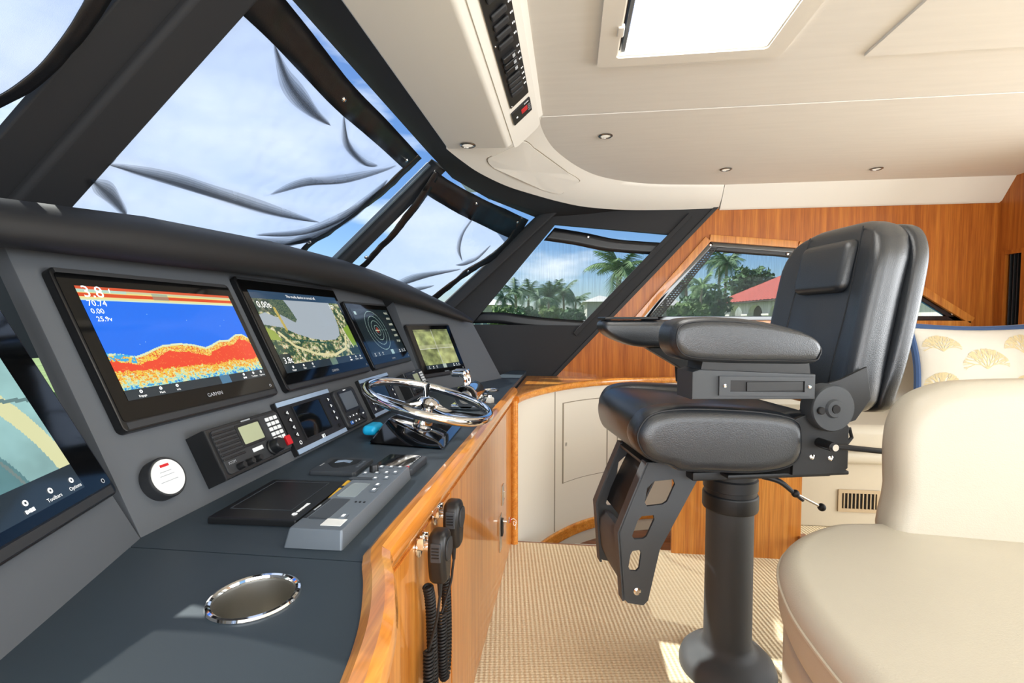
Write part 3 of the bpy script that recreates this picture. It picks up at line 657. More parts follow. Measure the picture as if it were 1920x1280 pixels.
# padded brow under the windscreen
SEC = [((-.86, -.7, 1.258), (-.885, -.7, 1.33)), ((-.88, .30, 1.262), (-.9, .30, 1.335)), ((-.88, .65, 1.264), (-.9, .667, 1.344)), ((-.88, .916, 1.268), (-.9, .927, 1.370)), ((-.88, 1.42, 1.280), (-.9, 1.36, 1.388)), ((-.88, 1.83, 1.272), (-.9, 1.83, 1.388)), ((-.875, 2.15, 1.255), (-.895, 2.15, 1.375))]
wp = FW.at(0, 0, .05)
for (u, v), (a, b) in (((790, 578), (765, 533)), ((838, 592), (832, 566)), ((868, 601), (868, 586)), ((884, 605), (886, 598))):
    SEC.append((tuple(onP(u, v, wp, FW.n)), tuple(onP(a, b, wp, FW.n))))
bm = B(); S = []
for i, (b, t) in enumerate(SEC):
    b, t = Vector(b), Vector(t); m_ = b.lerp(t, .5); k = (t-b).length; f = Vector((1, 0, 0)) if i < 7 else Vector((.85, -.5, 0)).normalized()
    bk = Vector((min(-1.02, t.x-.12) if i > 7 else -1.40, min(3.40, t.y+.02*(i > 7)), min(t.z-.03, 1.30)))
    arc = [b+f*(.0)-Vector((0, 0, 0)), b.lerp(t, .12)+f*k*.18, b.lerp(t, .35)+f*k*.30, b.lerp(t, .6)+f*k*.30, b.lerp(t, .82)+f*k*.20, t, t-f*.05+Vector((0, 0, .004))]
    S.append([b-f*.10+Vector((0, 0, .014))]+arc+[bk, bk-Vector((0, 0, .25))])
loft(bm, S); emit('padded_brow', bm, 'brow', hc, False, ang=60)
# cup holder sunk into the worktop
ch = root('cup_holder', 'stainless steel cup holder sunk into the near end of the black worktop', 'cup holder', (-.405, .562, ZT))
bm = B(); lathe(bm, [(.049, .001), (.048, -.004), (.047, -.085), (.043, -.088), (.0, -.088)], 40, None, False); emit('cup', bm, 'steel', ch)
bm = B(); tube(bm, [(.052*math.cos(2*PI*i/48), .052*math.sin(2*PI*i/48), .0015) for i in range(48)], .0042, 8, True); emit('rim', bm, 'chrome', ch)

# ------------------------------------------------------------------ screens
def bars(img, fh=.09):
    h, w_ = img.shape[:2]; img[int(h*(1-fh)):] = hexc('26333A'); return img
def sonar(h=150, w=264):
    y = np.linspace(0, 1, h)[:, None]*np.ones((1, w)); x = np.linspace(0, 1, w)[None]*np.ones((h, 1)); im = np.zeros((h, w, 3)); im[:] = hexc('0076FF')
    n1 = vnoise(h, w, 60, 90, 1, 1); n2 = vnoise(h, w, 14, 8, 2); fine = np.random.default_rng(3).random((h, w))
    def put(mk, c): im[mk] = hexc(c) if isinstance(c, str) else c
    top = .118+.008*n2
    put(y < top, 'F7E9A0'); put(y < .088+.006*n2, 'E8501A'); put(y < .06, 'F8E58A'); put(y < .045, 'D9D9A8'); put((y < .05) & (x < .25), 'BFE3CF'); put(y < .022, 'E4572A'); put((y < .125) & (y > .108), 'D8F2D8')
    yb = .60-.02*np.sin(x*3)-.0*x
    yb = np.interp(x[0], [0, .06, .14, .22, .32, .42, .52, .60, .66, .74, .82, .9, .96, 1], [.585, .60, .635, .60, .545, .54, .56, .60, .575, .53, .53, .47, .475, .52])[None]*np.ones((h, 1))+.012*(n2-.5)
    d = y-yb
    put(d > 0, 'E8F4C8'); put(d > .02, 'FBD34A')
    r = n1+.5*(fine-.5)
    put((d > .02) & (r > .40), 'F2541C'); put((d > .02) & (r > .62) & (d < .10), 'FCE27A')
    core = (d > .085+.05*(n2-.5)) & (y < .775+.05*(n2-.5)); put(core, 'FA4A26'); put(core & (r > .93), 'FF7A3A')
    k = np.clip((y-.74-.06*(n2-.5))/.20, 0, 1); q = k+.75*(r-.5)
    low = y > .76+.04*(n2-.5)
    put(low & (q > .16), 'F6791E'); put(low & (q > .30), 'FBD24E'); put(low & (q > .50), 'F0EFB0'); put(low & (q > .70), '9CE6DE'); put(low & (q > .92), '1BA0E8'); put(low & (q > 1.12), '0A6CE0')
    put((d > 0) & (x < .13) & (d < .07) & (r > .45), '37B6EE')
    sp = (fine > .9992) & (d < -.05) & (y > .2); put(sp, 'CFF3FF')
    im[int(h*.035):int(h*.10), int(w*.40):int(w*.50)] = im[int(h*.035):int(h*.10), int(w*.40):int(w*.50)]*.4+hexc('8FA6A0')*.6
    bars(im, .085); im[int(h*.915):, int(w*.60):int(w*.68)] = hexc('4C7EA0'); return im
def poly(im, pts, c):
    h, w_ = im.shape[:2]; y, x = np.mgrid[0:h, 0:w_]; x = (x+.5)/w_; y = (y+.5)/h; ins = np.zeros((h, w_), bool); n = len(pts)
    for i in range(n):
        (x0, y0), (x1, y1) = pts[i-1], pts[i]; cnd = ((y0 > y) != (y1 > y)) & (x < (x1-x0)*(y-y0)/(y1-y0+1e-12)+x0); ins ^= cnd
    if c is not None: im[ins] = hexc(c)
    return ins
def stroke(im, pts, wd, c):
    h, w_ = im.shape[:2]; y, x = np.mgrid[0:h, 0:w_]; x = (x+.5)/w_; y = (y+.5)/h*h/w_; mk = np.zeros((h, w_), bool)
    for (x0, y0), (x1, y1) in zip(pts[:-1], pts[1:]):
        y0 = y0*h/w_; y1 = y1*h/w_; dx, dy = x1-x0, y1-y0; t = np.clip(((x-x0)*dx+(y-y0)*dy)/(dx*dx+dy*dy+1e-12), 0, 1); mk |= np.hypot(x-x0-t*dx, y-y0-t*dy) < wd
    im[mk] = hexc(c); return mk
def chart(h=140, w=246):
    im = np.zeros((h, w, 3)); n = vnoise(h, w, 22, 34, 5, 2); f = np.random.default_rng(6).random((h, w)); q = n+.35*(f-.5)
    im[:] = hexc('31503C'); im[q > .42] = hexc('5E7A4A'); im[q > .52] = hexc('93A268'); im[q > .60] = hexc('CFCB98'); im[q > .68] = hexc('EDE6C4'); im[(q > .58) & (f > .93)] = hexc('D08A62')
    wat = [(0, .30), (.06, .27), (.17, .34), (.30, .10), (.29, .05), (.86, .08), (.86, .30), (.84, .48), (.80, .60), (.72, .655), (.58, .66), (.42, .62), (.28, .55), (.16, .46), (0, .42)]
    poly(im, wat, 'AEB9C2'); isl = poly(im, [(.13, .10), (.29, .06), (.33, .22), (.35, .36), (.32, .40), (.24, .33), (.18, .28)], None); im[isl] = np.where(f[isl][:, None] > .5, hexc('38544A'), hexc('6B7A5E'))
    stroke(im, [(.17, .22), (.19, .48)], .012, 'C8B25A'); stroke(im, [(.10, .52), (.20, .70), (.40, .83), (.62, .87), (.80, .80), (.88, .62)], .010, 'E6DDA8'); stroke(im, [(.14, .5), (.22, .62), (.42, .66), (.6, .70)], .006, '2E5A4A')
    poly(im, [(.90, .50), (1, .44), (1, .76), (.93, .78)], '86A63C'); stroke(im, [(.88, .4), (.9, .6), (.94, .86)], .006, 'E2DFC0'); poly(im, [(.0, .45), (.07, .50), (.10, .62), (0, .60)], '9DB04C')
    im[:int(h*.105)] = hexc('2C4A66'); im[int(h*.78):int(h*.91), :int(w*.11)] = hexc('1F2F2C'); im[int(h*.80):int(h*.90), int(w*.86):] = hexc('24382F'); im[int(h*.105):int(h*.27), :int(w*.15)] = im[int(h*.105):int(h*.27), :int(w*.15)]*.5+hexc('26343A')*.5
    bars(im, .09); im[int(h*.91):, int(w*.52):int(w*.60)] = hexc('6D8470'); return im
def radar(h=120, w=200):
    im = np.zeros((h, w, 3)); im[:] = hexc('0D1E22'); y, x = np.mgrid[0:h, 0:w]; X = (x/w-.44)*w/h; Y = y/h-.46; r = np.hypot(X, Y)
    for k in (.11, .21, .31, .42): im[np.abs(r-k) < .0055] = hexc('8FA9A0')
    f = np.random.default_rng(8).random((h, w)); im[(r < .06) & (f > .55)] = hexc('C4472A'); im[(np.abs(Y) < .006) & (X > 0) & (X < .42)] = hexc('5E7A74'); im[(np.abs(Y-.0) < .01) & (np.abs(X) < .10)] = hexc('E2D8B4')
    for i in range(6):
        y0 = int(h*(.06+.13*i)); im[y0:y0+6, int(w*.86):int(w*.97)] = np.where(f[y0:y0+6, int(w*.86):int(w*.97)][..., None] > .45, hexc('C9CDB8'), hexc('1A2A2E'))
    im[int(h*.06):int(h*.13), int(w*.05):int(w*.10)] = hexc('B9D2CC'); bars(im, .10); im[int(h*.90):, int(w*.54):int(w*.62)] = hexc('A8C4C0'); return im
def quad(h=100, w=130):
    n = vnoise(h, w, 7, 7, 11, 4); m_ = vnoise(h, w, 3, 4, 12, 2); im = hexc('8E9B78')[None, None]*(.55+.9*n[..., None])*np.array([1.08, 1.05, .86]); im = np.clip(im+(m_[..., None]-.5)*.5*np.array([.8, .8, .5]), 0, .92)
    im[h//2:, w//2:] = im[h//2:, w//2:]*.7+hexc('C6C08A')*.3; im[int(h*.40):int(h*.50)] = im[int(h*.40):int(h*.50)]*.6+hexc('D6D4B0')*.4
    im[int(h*.49):int(h*.505)] = hexc('E6E8D8'); im[:int(h*.9), int(w*.495):int(w*.508)] = hexc('C9CDB8'); im[:int(h*.05)] *= .8; bars(im, .10); im[int(h*.90):, int(w*.48):int(w*.58)] = hexc('B9C6B8'); return im
def aftcam(h=120, w=180):
    n = vnoise(h, w, 5, 5, 21, 4); y, x = np.mgrid[0:h, 0:w]; x = x/w; y = y/h; im = hexc('A8D6D4')[None, None]*(.8+.3*n[..., None])
    r = np.hypot((x-.45)*1.5, y-1.0); im[(r > .74) & (r < .86) & (x > .35)] = hexc('E9E9B4'); sh = (r < .52) & (y > .45); im[sh] = hexc('6FA0A4')*(.8+.3*n[sh][:, None]); im[(np.abs(y-.35-.15*x) < .01) & (x > .5)] = hexc('6E8E8E'); im[(r < .50) & (r > .48)] = hexc('7C8F8C')
    return bars(np.clip(im, 0, 1), .13)
def display(label, fr, s0, s1, t0, t1, im, i0, i1, j0, j1, brand=.0, icons=(), texts=(), z=.016):
    cs, ct = (s0+s1)/2, (t0+t1)/2; r = root('multifunction_display', label, 'display screen', mtx=fr.m(cs, ct, .0005), group='flush screens in the dash')
    W_, H_ = s1-s0, t1-t0
    bm = B(); rprism(bm, rrect(W_, H_, .012, 4), 0, z, .003, 2, r0=0); emit('bezel', bm, 'bezel', r)
    bm = B(); flat(bm, rrect(W_-.012, H_-.030, .006, 3, 0, .004), (), z, z+.0012); emit('glass', bm, 'screen_glass', r)
    bm = B(); box(bm, (0, -H_/2+.010, z+.0002), (W_-.02, .013, .0016), .0006); emit('lower_lip', bm, 'plastic_soft', r)
    bm = B(); box(bm, (0, H_/2-.006, z+.0002), (W_-.02, .009, .0016), .0006); emit('upper_lip', bm, 'plastic_soft', r)
    picture('screen', im, r, i0-cs, j0-ct, i1-i0, j1-j0, z+.0018)
    if brand: text('GARMIN', brand, r, (W_*.02), j0-ct-.020, z+.0022, 'grey_print')
    fw = (i1-i0); bh = (j1-j0)*.088
    for fx, tx in icons:
        (text(tx, bh*.30, r, i0-cs+fw*fx, j0-ct+bh*.25, z+.0026) if tx else marks(4, bh*.22, r, i0-cs+fw*fx, j0-ct+bh*.25, z+.0026))
        bm = B(); lathe(bm, [(bh*.16, 0), (bh*.16, .0003), (bh*.07, .0003)], 12, T(i0-cs+fw*fx, j0-ct+bh*.68, z+.0024), False); emit('icon', bm, 'white_print', r)
    for tx, sz, fx, fy, al in texts: text(tx, sz, r, i0-cs+fw*fx, j0-ct+(j1-j0)*fy, z+.0026, align=al)
    bm = B(); lathe(bm, [(.0038, 0), (.0038, .0004), (.0024, .0004)], 14, T(W_/2-.022, -H_/2+.028, z+.0016), False); emit('power_mark', bm, 'grey_print', r)
    return r
IC = ((.08, 'Engage'), (.19, 'Mark'), (.29, 'Info'), (.80, ''), (.89, 'Toolbars'), (.965, 'Options'))
display('display screen showing a blue and red sonar picture', FM, .738, 1.184, .175, .498, sonar(), .769, 1.163, .230, .462, .012, IC, (('3.8', .034, .02, .945, 'LEFT'), ('f', .014, .155, .965, 'LEFT'), ('70.74', .017, .02, .845, 'LEFT'), ('0.00', .015, .02, .775, 'LEFT'), ('25.9v', .014, .03, .705, 'LEFT')))
display('display screen showing a satellite chart of a grey waterway', FM, 1.225, 1.782, .175, .530, chart(), 1.254, 1.757, .226, .488, .012, IC, (('The media device is turned off.', .014, .52, .95, 'CENTER'), ('0.00t', .030, .02, .82, 'LEFT'), ('3.8t', .028, .02, .14, 'LEFT'), ('377t', .020, .88, .84, 'CENTER')))
display('display screen showing dark radar rings', FM, 1.815, 2.26, .175, .478, radar(), 1.845, 2.235, .225, .445, .010, IC)
display('small display screen showing four camera pictures beside the dash end', FW, 0.004, .36, .072, .37, quad(), .042, .322, .112, .336, .010, IC)
display('display screen showing a teal deck camera view at the left photo edge', FL, -.50, -.012, .085, .45, aftcam(), -.455, -.075, .118, .415, .0, ((.72, ''), (.84, 'Toolbars'), (.955, 'Options')))

# ------------------------------------------------------------------ radios and instruments on the panel
def radio(label, fr, s, t, w_=.235, h_=.110, d=.046):
    r = root('marine_radio', label, 'radio', mtx=fr.m(s, t, .0005), group='black marine radios in the dash'); k = w_/.235
    bm = B(); rprism(bm, [(-w_/2, -h_/2), (w_/2-.012, -h_/2), (w_/2, -h_/2+.018), (w_/2, h_/2-.012), (w_/2-.012, h_/2), (-w_/2, h_/2)], 0, d, .006, 2, r0=0); emit('body', bm, 'plastic', r)
    bm = B(); rprism(bm, rrect(w_-.016, h_-.014, .008, 3), d, d+.003, .0015, 2, r0=0); emit('face', bm, 'plastic_soft', r)
    z = d+.003
    for i in range(7):
        bm = B(); box(bm, (-w_*.33, h_*.36-i*.0093*k, z+.001), (.066*k, .0045*k, .003), .001); emit('grille_bar', bm, 'plastic', r)
    bm = B(); rprism(bm, rrect(.078*k, .052*k, .003, 3, -.004*k, .018*k), z, z+.002, .001, 2, r0=0); emit('display_surround', bm, 'plastic', r)
    bm = B(); flat(bm, rrect(.066*k, .040*k, .002, 3, -.004*k, .018*k), (), z+.002, z+.0026); emit('lcd', bm, 'lcd_green', r)
    for i in range(5):
        for j in range(3):
            bm = B(); box(bm, (w_/2-.056*k+j*.0155*k, h_/2-.020*k-i*.0125*k, z+.0015), (.012*k, .0092*k, .003), .0012); emit('key', bm, 'key_white', r)
    bm = B(); lathe(bm, [(.0185*k, 0), (.0185*k, .004), (.0165*k, .006), (.016*k, .022), (.013*k, .026), (0, .026)], 28, T(.040*k, -.030*k, z)); emit('tuning_knob', bm, 'plastic', r)
    for x in (-.078, -.050, -.024):
        bm = B(); lathe(bm, [(.0075*k, 0), (.007*k, .012), (.0058*k, .015), (0, .015)], 20, T(x*k, -.040*k, z)); emit('knob', bm, 'rubber', r)
    bm = B(); box(bm, (-.006*k, -.020*k, z+.001), (.034*k, .009*k, .002), .001); emit('soft_key', bm, 'key_white', r)
    bm = B(); box(bm, (w_/2-.018*k, -h_/2+.026*k, z+.003), (.020*k, .024*k, .007), .002); emit('distress_cover', bm, 'red', r)
    text('ICOM', .0085*k, r, -w_*.43, -.026*k, z+.0008, 'grey_print', 'LEFT')
    marks(12, .0035*k, r, -.004*k, .0490*k, z+.0008, 'grey_print')
    return r
radio('black marine radio beside the round white gauge', FM, .982, .080)
radio('black marine radio partly hidden behind the chrome steering wheel', FM, 2.115, .066)
def engine(label, fr, s, t, w_=.272, h_=.150):
    r = root('engine_display', label, 'engine display', mtx=fr.m(s, t, .0005), group='engine displays with silver strips'); d = .014
    bm = B(); rprism(bm, rrect(w_, h_, .003, 2), 0, d, .0015, 2, r0=0); emit('housing', bm, 'plastic', r)
    for y in (h_/2-.008, -h_/2+.008): bm = B(); box(bm, (0, y, d+.0012), (w_-.004, .013, .0025), .0006); emit('silver_strip', bm, 'silver_strip', r)
    bm = B(); flat(bm, rrect(.150, .102, .002, 2, -.004, .004), [rrect(.142, .094, .002, 2, -.004, .004)], d, d+.004); emit('screen_surround', bm, 'plastic', r)
    bm = B(); flat(bm, rrect(.142, .094, .002, 2, -.004, .004), (), d, d+.0006); emit('screen', bm, 'screen_glass', r)
    for i in range(4):
        for sx, x in ((-1, -w_/2+.028), (1, w_/2-.028)):
            y = .040-i*.021; bm = B(); lathe(bm, [(.0062, 0), (.0058, .003), (0, .0035)], 16, T(x, y, d)); kn = emit('button', bm, 'rubber', r)
            bm = B(); a = [(x+sx*.0058*math.cos(q)*1.0, y+.0058*math.sin(q)) for q in (0, 2*PI/3, 4*PI/3)] if sx > 0 else [(x-.0058*math.cos(q), y+.0058*math.sin(q)) for q in (0, 2*PI/3, 4*PI/3)]
            c = (x, y); b_ = [(c[0]+(p[0]-c[0])*.6, c[1]+(p[1]-c[1])*.6) for p in a]; flat(bm, a, [b_], d+.0034, d+.0040); emit('triangle_mark', bm, 'white_print', r)
    bm = B(); lathe(bm, [(.0052, 0), (.0052, .0006), (.0036, .0006)], 18, T(-w_/2+.028, -.046, d+.002), False); emit('ring_mark', bm, 'white_print', r)
    bm = B(); lathe(bm, [(.006, 0), (.0055, .004), (0, .0045)], 16, T(w_/2-.028, -.046, d)); emit('button', bm, 'rubber', r)
    bm = B(); flat(bm, rrect(.016, .011, .001, 2, .006, -.056), [rrect(.013, .008, .001, 2, .006, -.056)], d, d+.0006)
    box(bm, (.006, -.056, d+.0004), (.0012, .009, .0008)); box(bm, (.001, -.057, d+.0004), (.005, .005, .0008)); emit('logo', bm, 'white_print', r)
    return r
engine('black engine display with silver strips beside the number-pad radio', FM, 1.285, .080)
engine('black engine display with silver strips seen through the steering wheel rim', FM, 1.775, .078)
ap = root('pilot_control', 'small dark pilot control head with grey display between the engine displays', 'control head', mtx=FM.m(1.500, .074, .0005))
bm = B(); rprism(bm, rrect(.142, .132, .014, 4), 0, .022, .005, 3, r0=0); emit('housing', bm, 'plastic_soft', ap)
bm = B(); flat(bm, rrect(.104, .070, .004, 3, 0, .022), [rrect(.090, .058, .003, 3, 0, .022)], .022, .0245); emit('display_surround', bm, 'plastic', ap)
bm = B(); flat(bm, rrect(.090, .058, .003, 3, 0, .022), (), .022, .0228); emit('lcd', bm, 'grey_unit', ap)
for i in range(3):
    for j in range(2):
        bm = B(); box(bm, (-.046+i*.024, -.030-j*.020, .0235), (.017, .012, .004), .002); emit('key', bm, 'blue_button' if (i, j) == (0, 1) else 'plastic', ap)
        marks(2, .005, ap, -.046+i*.024, -.030-j*.020, .0258)
bm = B(); lathe(bm, [(.020, 0), (.019, .004), (0, .0045)], 24, T(.044, -.036, .022)); emit('pad', bm, 'plastic', ap)
marks(3, .005, ap, .044, -.036, .0269); marks(6, .0045, ap, 0, .0585, .0224)
rg = root('round_gauge', 'round white-faced gauge with black ring beside the number-pad radio', 'gauge', mtx=FM.m(.774, .077, .0005))
bm = B(); lathe(bm, [(.038, 0), (.038, .018), (.036, .021), (.0335, .021), (.033, .019), (0, .019)], 40); emit('ring', bm, 'plastic_soft', rg)
bm = B(); lathe(bm, [(.0332, .019), (.0325, .0215), (0, .0222)], 40); emit('face', bm, 'white', rg)
bm = B(); box(bm, (0, .021, .0224), (.018, .005, .0006)); emit('red_mark', bm, 'red', rg)
for y, w_ in ((.010, .024), (.003, .030), (-.008, .036)): bm = B(); box(bm, (-.002, y, .0224), (w_, .0016, .0005)); emit('print_line', bm, 'grey_print', rg)
for i in range(3): bm = B(); box(bm, (-.012+.012*i, -.018, .0222), (.009, .007, .0012), .0006); emit('key', bm, 'key_white', rg)

# ------------------------------------------------------------------ things lying or standing on the worktop
def top(x, y, rz=0): return frame((x, y, ZT+.0005), (math.sin(rz), math.cos(rz), 0), (-math.cos(rz), math.sin(rz), 0))
fm = root('flat_monitor', 'flat black monitor lying on the worktop with white lettering', 'monitor', mtx=top(-.558, .868, R(-2)))
bm = B(); rprism(bm, rrect(.205, .166, .004, 3), 0, .012, .004, 2, r0=0); emit('housing', bm, 'plastic', fm)
bm = B(); flat(bm, rrect(.150, .120, .002, 2, .012, .008), [rrect(.146, .116, .002, 2, .012, .008)], .012, .0128); emit('screen_edge', bm, 'grey_dark', fm)
bm = B(); flat(bm, rrect(.146, .116, .002, 2, .012, .008), (), .0115, .0122); emit('screen', bm, 'plastic', fm)
marks(8, .007, fm, -.048, -.066, .0126)
bm = B(); tube(bm, [(-.078+.004*math.cos(2*PI*i/8), -.066+.004*math.sin(2*PI*i/8), .0124) for i in range(8)], .0012, 5, True); emit('logo', bm, 'white_print', fm)
gu = root('receiver_unit', 'long grey receiver unit with keys and small display along the worktop edge', 'receiver', mtx=top(-.404, .868, R(-1)))
def wedge(x, y, z): k = 1-.10*(z/.03); return (x*(1-.035*(z/.03)), y*k-.002*(z/.03), z)
bm = B(); rprism(bm, rrect(.345, .098, .004, 3), 0, .030, .003, 2, r0=0, deform=wedge); emit('housing', bm, 'grey_unit', gu)
Zg = .030
bm = B(); flat(bm, rrect(.075, .036, .003, 3, .008, .012), (), Zg, Zg+.0008); emit('lcd', bm, 'lcd_grey', gu)
bm = B(); flat(bm, rrect(.090, .034, .004, 3, -.085, .014), (), Zg, Zg+.0008); emit('speaker_plate', bm, 'grey_dark', gu)
bm = B(); box(bm, (-.085, .037, Zg+.0005), (.085, .006, .001), .0004); emit('name_strip', bm, 'plastic', gu); marks(10, .0035, gu, -.085, .037, Zg+.0012, 'grey_print')
bm = B(); lathe(bm, [(.010, 0), (.0095, .013), (.0085, .015), (0, .015)], 24, T(.122, .018, Zg)); emit('knob', bm, 'plastic', gu)
for x, y, wd in ((.150, .012, .016), (.152, -.010, .012), (.152, -.030, .012), (.104, .030, .012), (.108, .006, .010), (.112, -.014, .014), (.116, -.032, .014), (.074, -.004, .012), (.080, -.026, .014), (.036, -.024, .018), (.008, -.028, .018), (-.118, -.026, .020)):
    bm = B(); box(bm, (x, y, Zg+.0015), (wd, .010, .003), .001); b_ = emit('key', bm, 'grey_unit', gu)
    bm = B(); box(bm, (x, y, Zg+.0031), (wd*.5, .005, .0004)); emit('key_mark', bm, 'white_print', b_)
bm = B(); box(bm, (.072, .024, Zg+.001), (.012, .05, .002), .0006); emit('key_bar', bm, 'grey_dark', gu)
for i in range(3): bm = B(); box(bm, (-.052, -.018-.008*i, Zg+.0008), (.004, .003, .001)); emit('dot', bm, 'plastic', gu)
bm = B(); box(bm, (-.140, -.020, Zg+.0003), (.026, .034, .0006)); emit('sticker', bm, 'white', gu)
yp = root('yellow_marker', 'yellow pen lying between the flat monitor and the grey unit', 'pen', mtx=top(-.462, .915, R(-6)))
bm = B(); tube(bm, [(-.055, 0, .014), (-.02, 0, .014), (.04, 0, .014)], lambda t: .0065, 10); emit('barrel', bm, 'yellow', yp)
bm = B(); tube(bm, [(.0405, 0, .014), (.056, 0, .014)], lambda t: .005*(1-.5*t), 10); emit('cap', bm, 'plastic', yp)
bm = B(); box(bm, (.0, -.001, .0205), (.010, .006, .0012)); emit('clip', bm, 'plastic', yp)
bm = B(); box(bm, (0, 0, .0035), (.09, .008, .0065), .002); emit('rest', bm, 'rubber', yp)
tp = root('thruster_panel', 'small grey square control panel with dark arrow symbols on the worktop', 'control panel', mtx=top(-.550, 1.096, R(-2)))
bm = B(); rprism(bm, rrect(.118, .114, .008, 3), 0, .010, .006, 2, r0=0); emit('plate', bm, 'grey_dark', tp)
bm = B(); flat(bm, [(-.030, -.004), (.0, -.034), (.034, -.034), (.034, .036), (.0, .036), (-.03, .010)], (), .010, .0108); emit('dark_field', bm, 'plastic', tp)
bm = B(); flat(bm, [(.006, -.016), (.024, -.016), (.030, .004), (.024, .022), (.006, .022), (.014, .004)], (), .0108, .0114); emit('blue_display', bm, 'silver_strip', tp)
for i in range(4): bm = B(); box(bm, (-.020+.014*i, -.046, .0105), (.009, .006, .001)); emit('mark', bm, 'grey_unit', tp)
marks(8, .004, tp, -.01, .046, .0106, 'grey_print')
gp = root('glossy_panel', 'glossy black panel with a small red dot beside the grey receiver', 'control panel', mtx=top(-.412, 1.116, R(2)))
bm = B(); rprism(bm, rrect(.116, .104, .012, 4), 0, .016, .004, 2, r0=0); emit('frame', bm, 'grey_dark', gp)
bm = B(); flat(bm, rrect(.100, .086, .006, 3, .002, .004), (), .016, .0168); emit('glass', bm, 'gloss_black', gp)
bm = B(); lathe(bm, [(.005, 0), (.004, .002), (0, .0024)], 16, T(-.044, -.036, .0162)); emit('red_dot', bm, 'red', gp)
for i in range(6): bm = B(); box(bm, (-.028+.014*i, -.037, .0172), (.008, .002, .0005)); emit('mark', bm, 'grey_print', gp)
bm = B(); box(bm, (-.0585, 0, .009), (.003, .09, .010), .001); emit('chrome_edge', bm, 'chrome', gp)

# steering wheel on its wedge pedestal
sw = root('steering_wheel', 'chrome steering wheel on a glossy black wedge pedestal', 'steering wheel', (-.465, 1.44, ZT))
bm = B(); lo = [(-.118, -.125, .001), (.120, -.160, .001), (.105, .140, .001), (-.105, .150, .001)]; hi = [(-.075, -.075, .070), (.096, -.132, .016), (.088, .112, .016), (-.070, .095, .070)]
loft(bm, [lo, hi]); bmesh.ops.bevel(bm, geom=bm.edges[:], offset=.006, segments=2, affect='EDGES'); emit('pedestal', bm, 'gloss_black', sw)
tau = R(15); WN = frame((.03, 0, .112), (0, 1, 0), Vector((math.cos(tau), 0, -math.sin(tau))).cross(Vector((0, 0, 0))) if False else Vector((-math.cos(tau), 0, math.sin(tau))))
bm = B(); lathe(bm, [(.030, -.085), (.028, -.060), (.030, -.058), (.030, -.050), (.022, -.046), (.020, -.03), (.034, -.014), (.036, -.006), (.028, .003), (.010, .008), (0, .008)], 32, WN); emit('column', bm, 'chrome', sw)
bm = B(); tube(bm, [WN @ Vector((.193*math.cos(2*PI*i/72), .193*math.sin(2*PI*i/72), 0)) for i in range(72)], .0135, 12, True); emit('rim', bm, 'chrome', sw)
for k in range(3):
    a = 2*PI*k/3+R(20); bm = B()
    pts = [WN @ Vector((q*math.cos(a), q*math.sin(a), zz)) for q, zz in ((.02, -.012), (.07, -.020), (.13, -.010), (.188, 0))]
    tube(bm, cat(pts, 4, False), lambda t: .016-.004*math.sin(PI*t), 10, flatten=.55); emit('spoke', bm, 'chrome', sw)
bm = B(); rbox(bm, (-.138, -.035, .026), (.045, .075, .030), .014, 3, 3); cy_ = emit('foam_float', bm, 'cyan'); cy_.location = (-.465, 1.44, ZT); tag(cy_, 'bright cyan foam float tucked behind the black wheel pedestal', 'float')
for v in cy_.data.vertices: v.co.z += .0

# throttle control
th = root('throttle_control', 'chrome twin-lever throttle control beside the steering wheel', 'throttle', (-.415, 1.95, ZT))
AY = frame((0, 0, .052), (0, 0, 1), (1, 0, 0))       # axis +Y
bm = B(); lathe(bm, [(.020, -.085), (.046, -.085), (.050, -.078), (.050, .07), (.044, .085), (0, .088)], 36, AY); box(bm, (0, 0, .012), (.13, .17, .022), .008); emit('housing', bm, 'chrome', th)
bm = B(); lathe(bm, [(.044, -.088), (.044, -.083), (.028, -.083), (.028, -.088)], 32, AY, False); emit('black_ring', bm, 'rubber', th)
bm = B(); lathe(bm, [(.026, -.084), (.024, -.096), (.016, -.096), (.014, -.088), (0, -.088)], 32, AY); emit('hub', bm, 'steel', th)
for y in (-.022, .030):
    bm = B(); tube(bm, cat([(0, y, .08), (-.010, y, .100), (-.012, y, .122), (-.026, y, .138)], 4, False), .011, 10, flatten=.6); lv = emit('lever', bm, 'chrome', th)
    bm = B(); rbox(bm, (-.040, y, .141), (.066, .042, .028), .012, 2, 3); emit('grip', bm, 'chrome', lv)
for i, (x, y, r_, lab) in enumerate(((-.405, 2.40, .040, 'farther of two chrome rings beyond the throttle'), (-.415, 2.24, .030, 'nearer and smaller of two chrome rings beyond the throttle'))):
    cr_ = root('chrome_ring', lab, 'drink holder', (x, y, ZT), group='chrome rings beyond the throttle')
    bm = B(); tube(bm, [(r_*math.cos(2*PI*k/36), r_*math.sin(2*PI*k/36), .004) for k in range(36)], .004, 8, True); emit('rim', bm, 'chrome', cr_)
    bm = B(); lathe(bm, [(r_, .003), (r_*.94, .002), (r_*.9, .0012), (0, .0012)], 32, None, False); emit('dish', bm, 'steel', cr_)
nb = root('knob_fitting', 'small pale hexagonal knob on the worktop next to the throttle', 'knob', (-.352, 2.06, ZT))
bm = B(); lathe(bm, [(.022, .0005), (.022, .018), (.018, .024), (0, .024)], 6); emit('head', bm, 'step_pale', nb); bm = B(); lathe(bm, [(.012, .0245), (.011, .034), (0, .034)], 16); emit('cap', bm, 'chrome', nb)

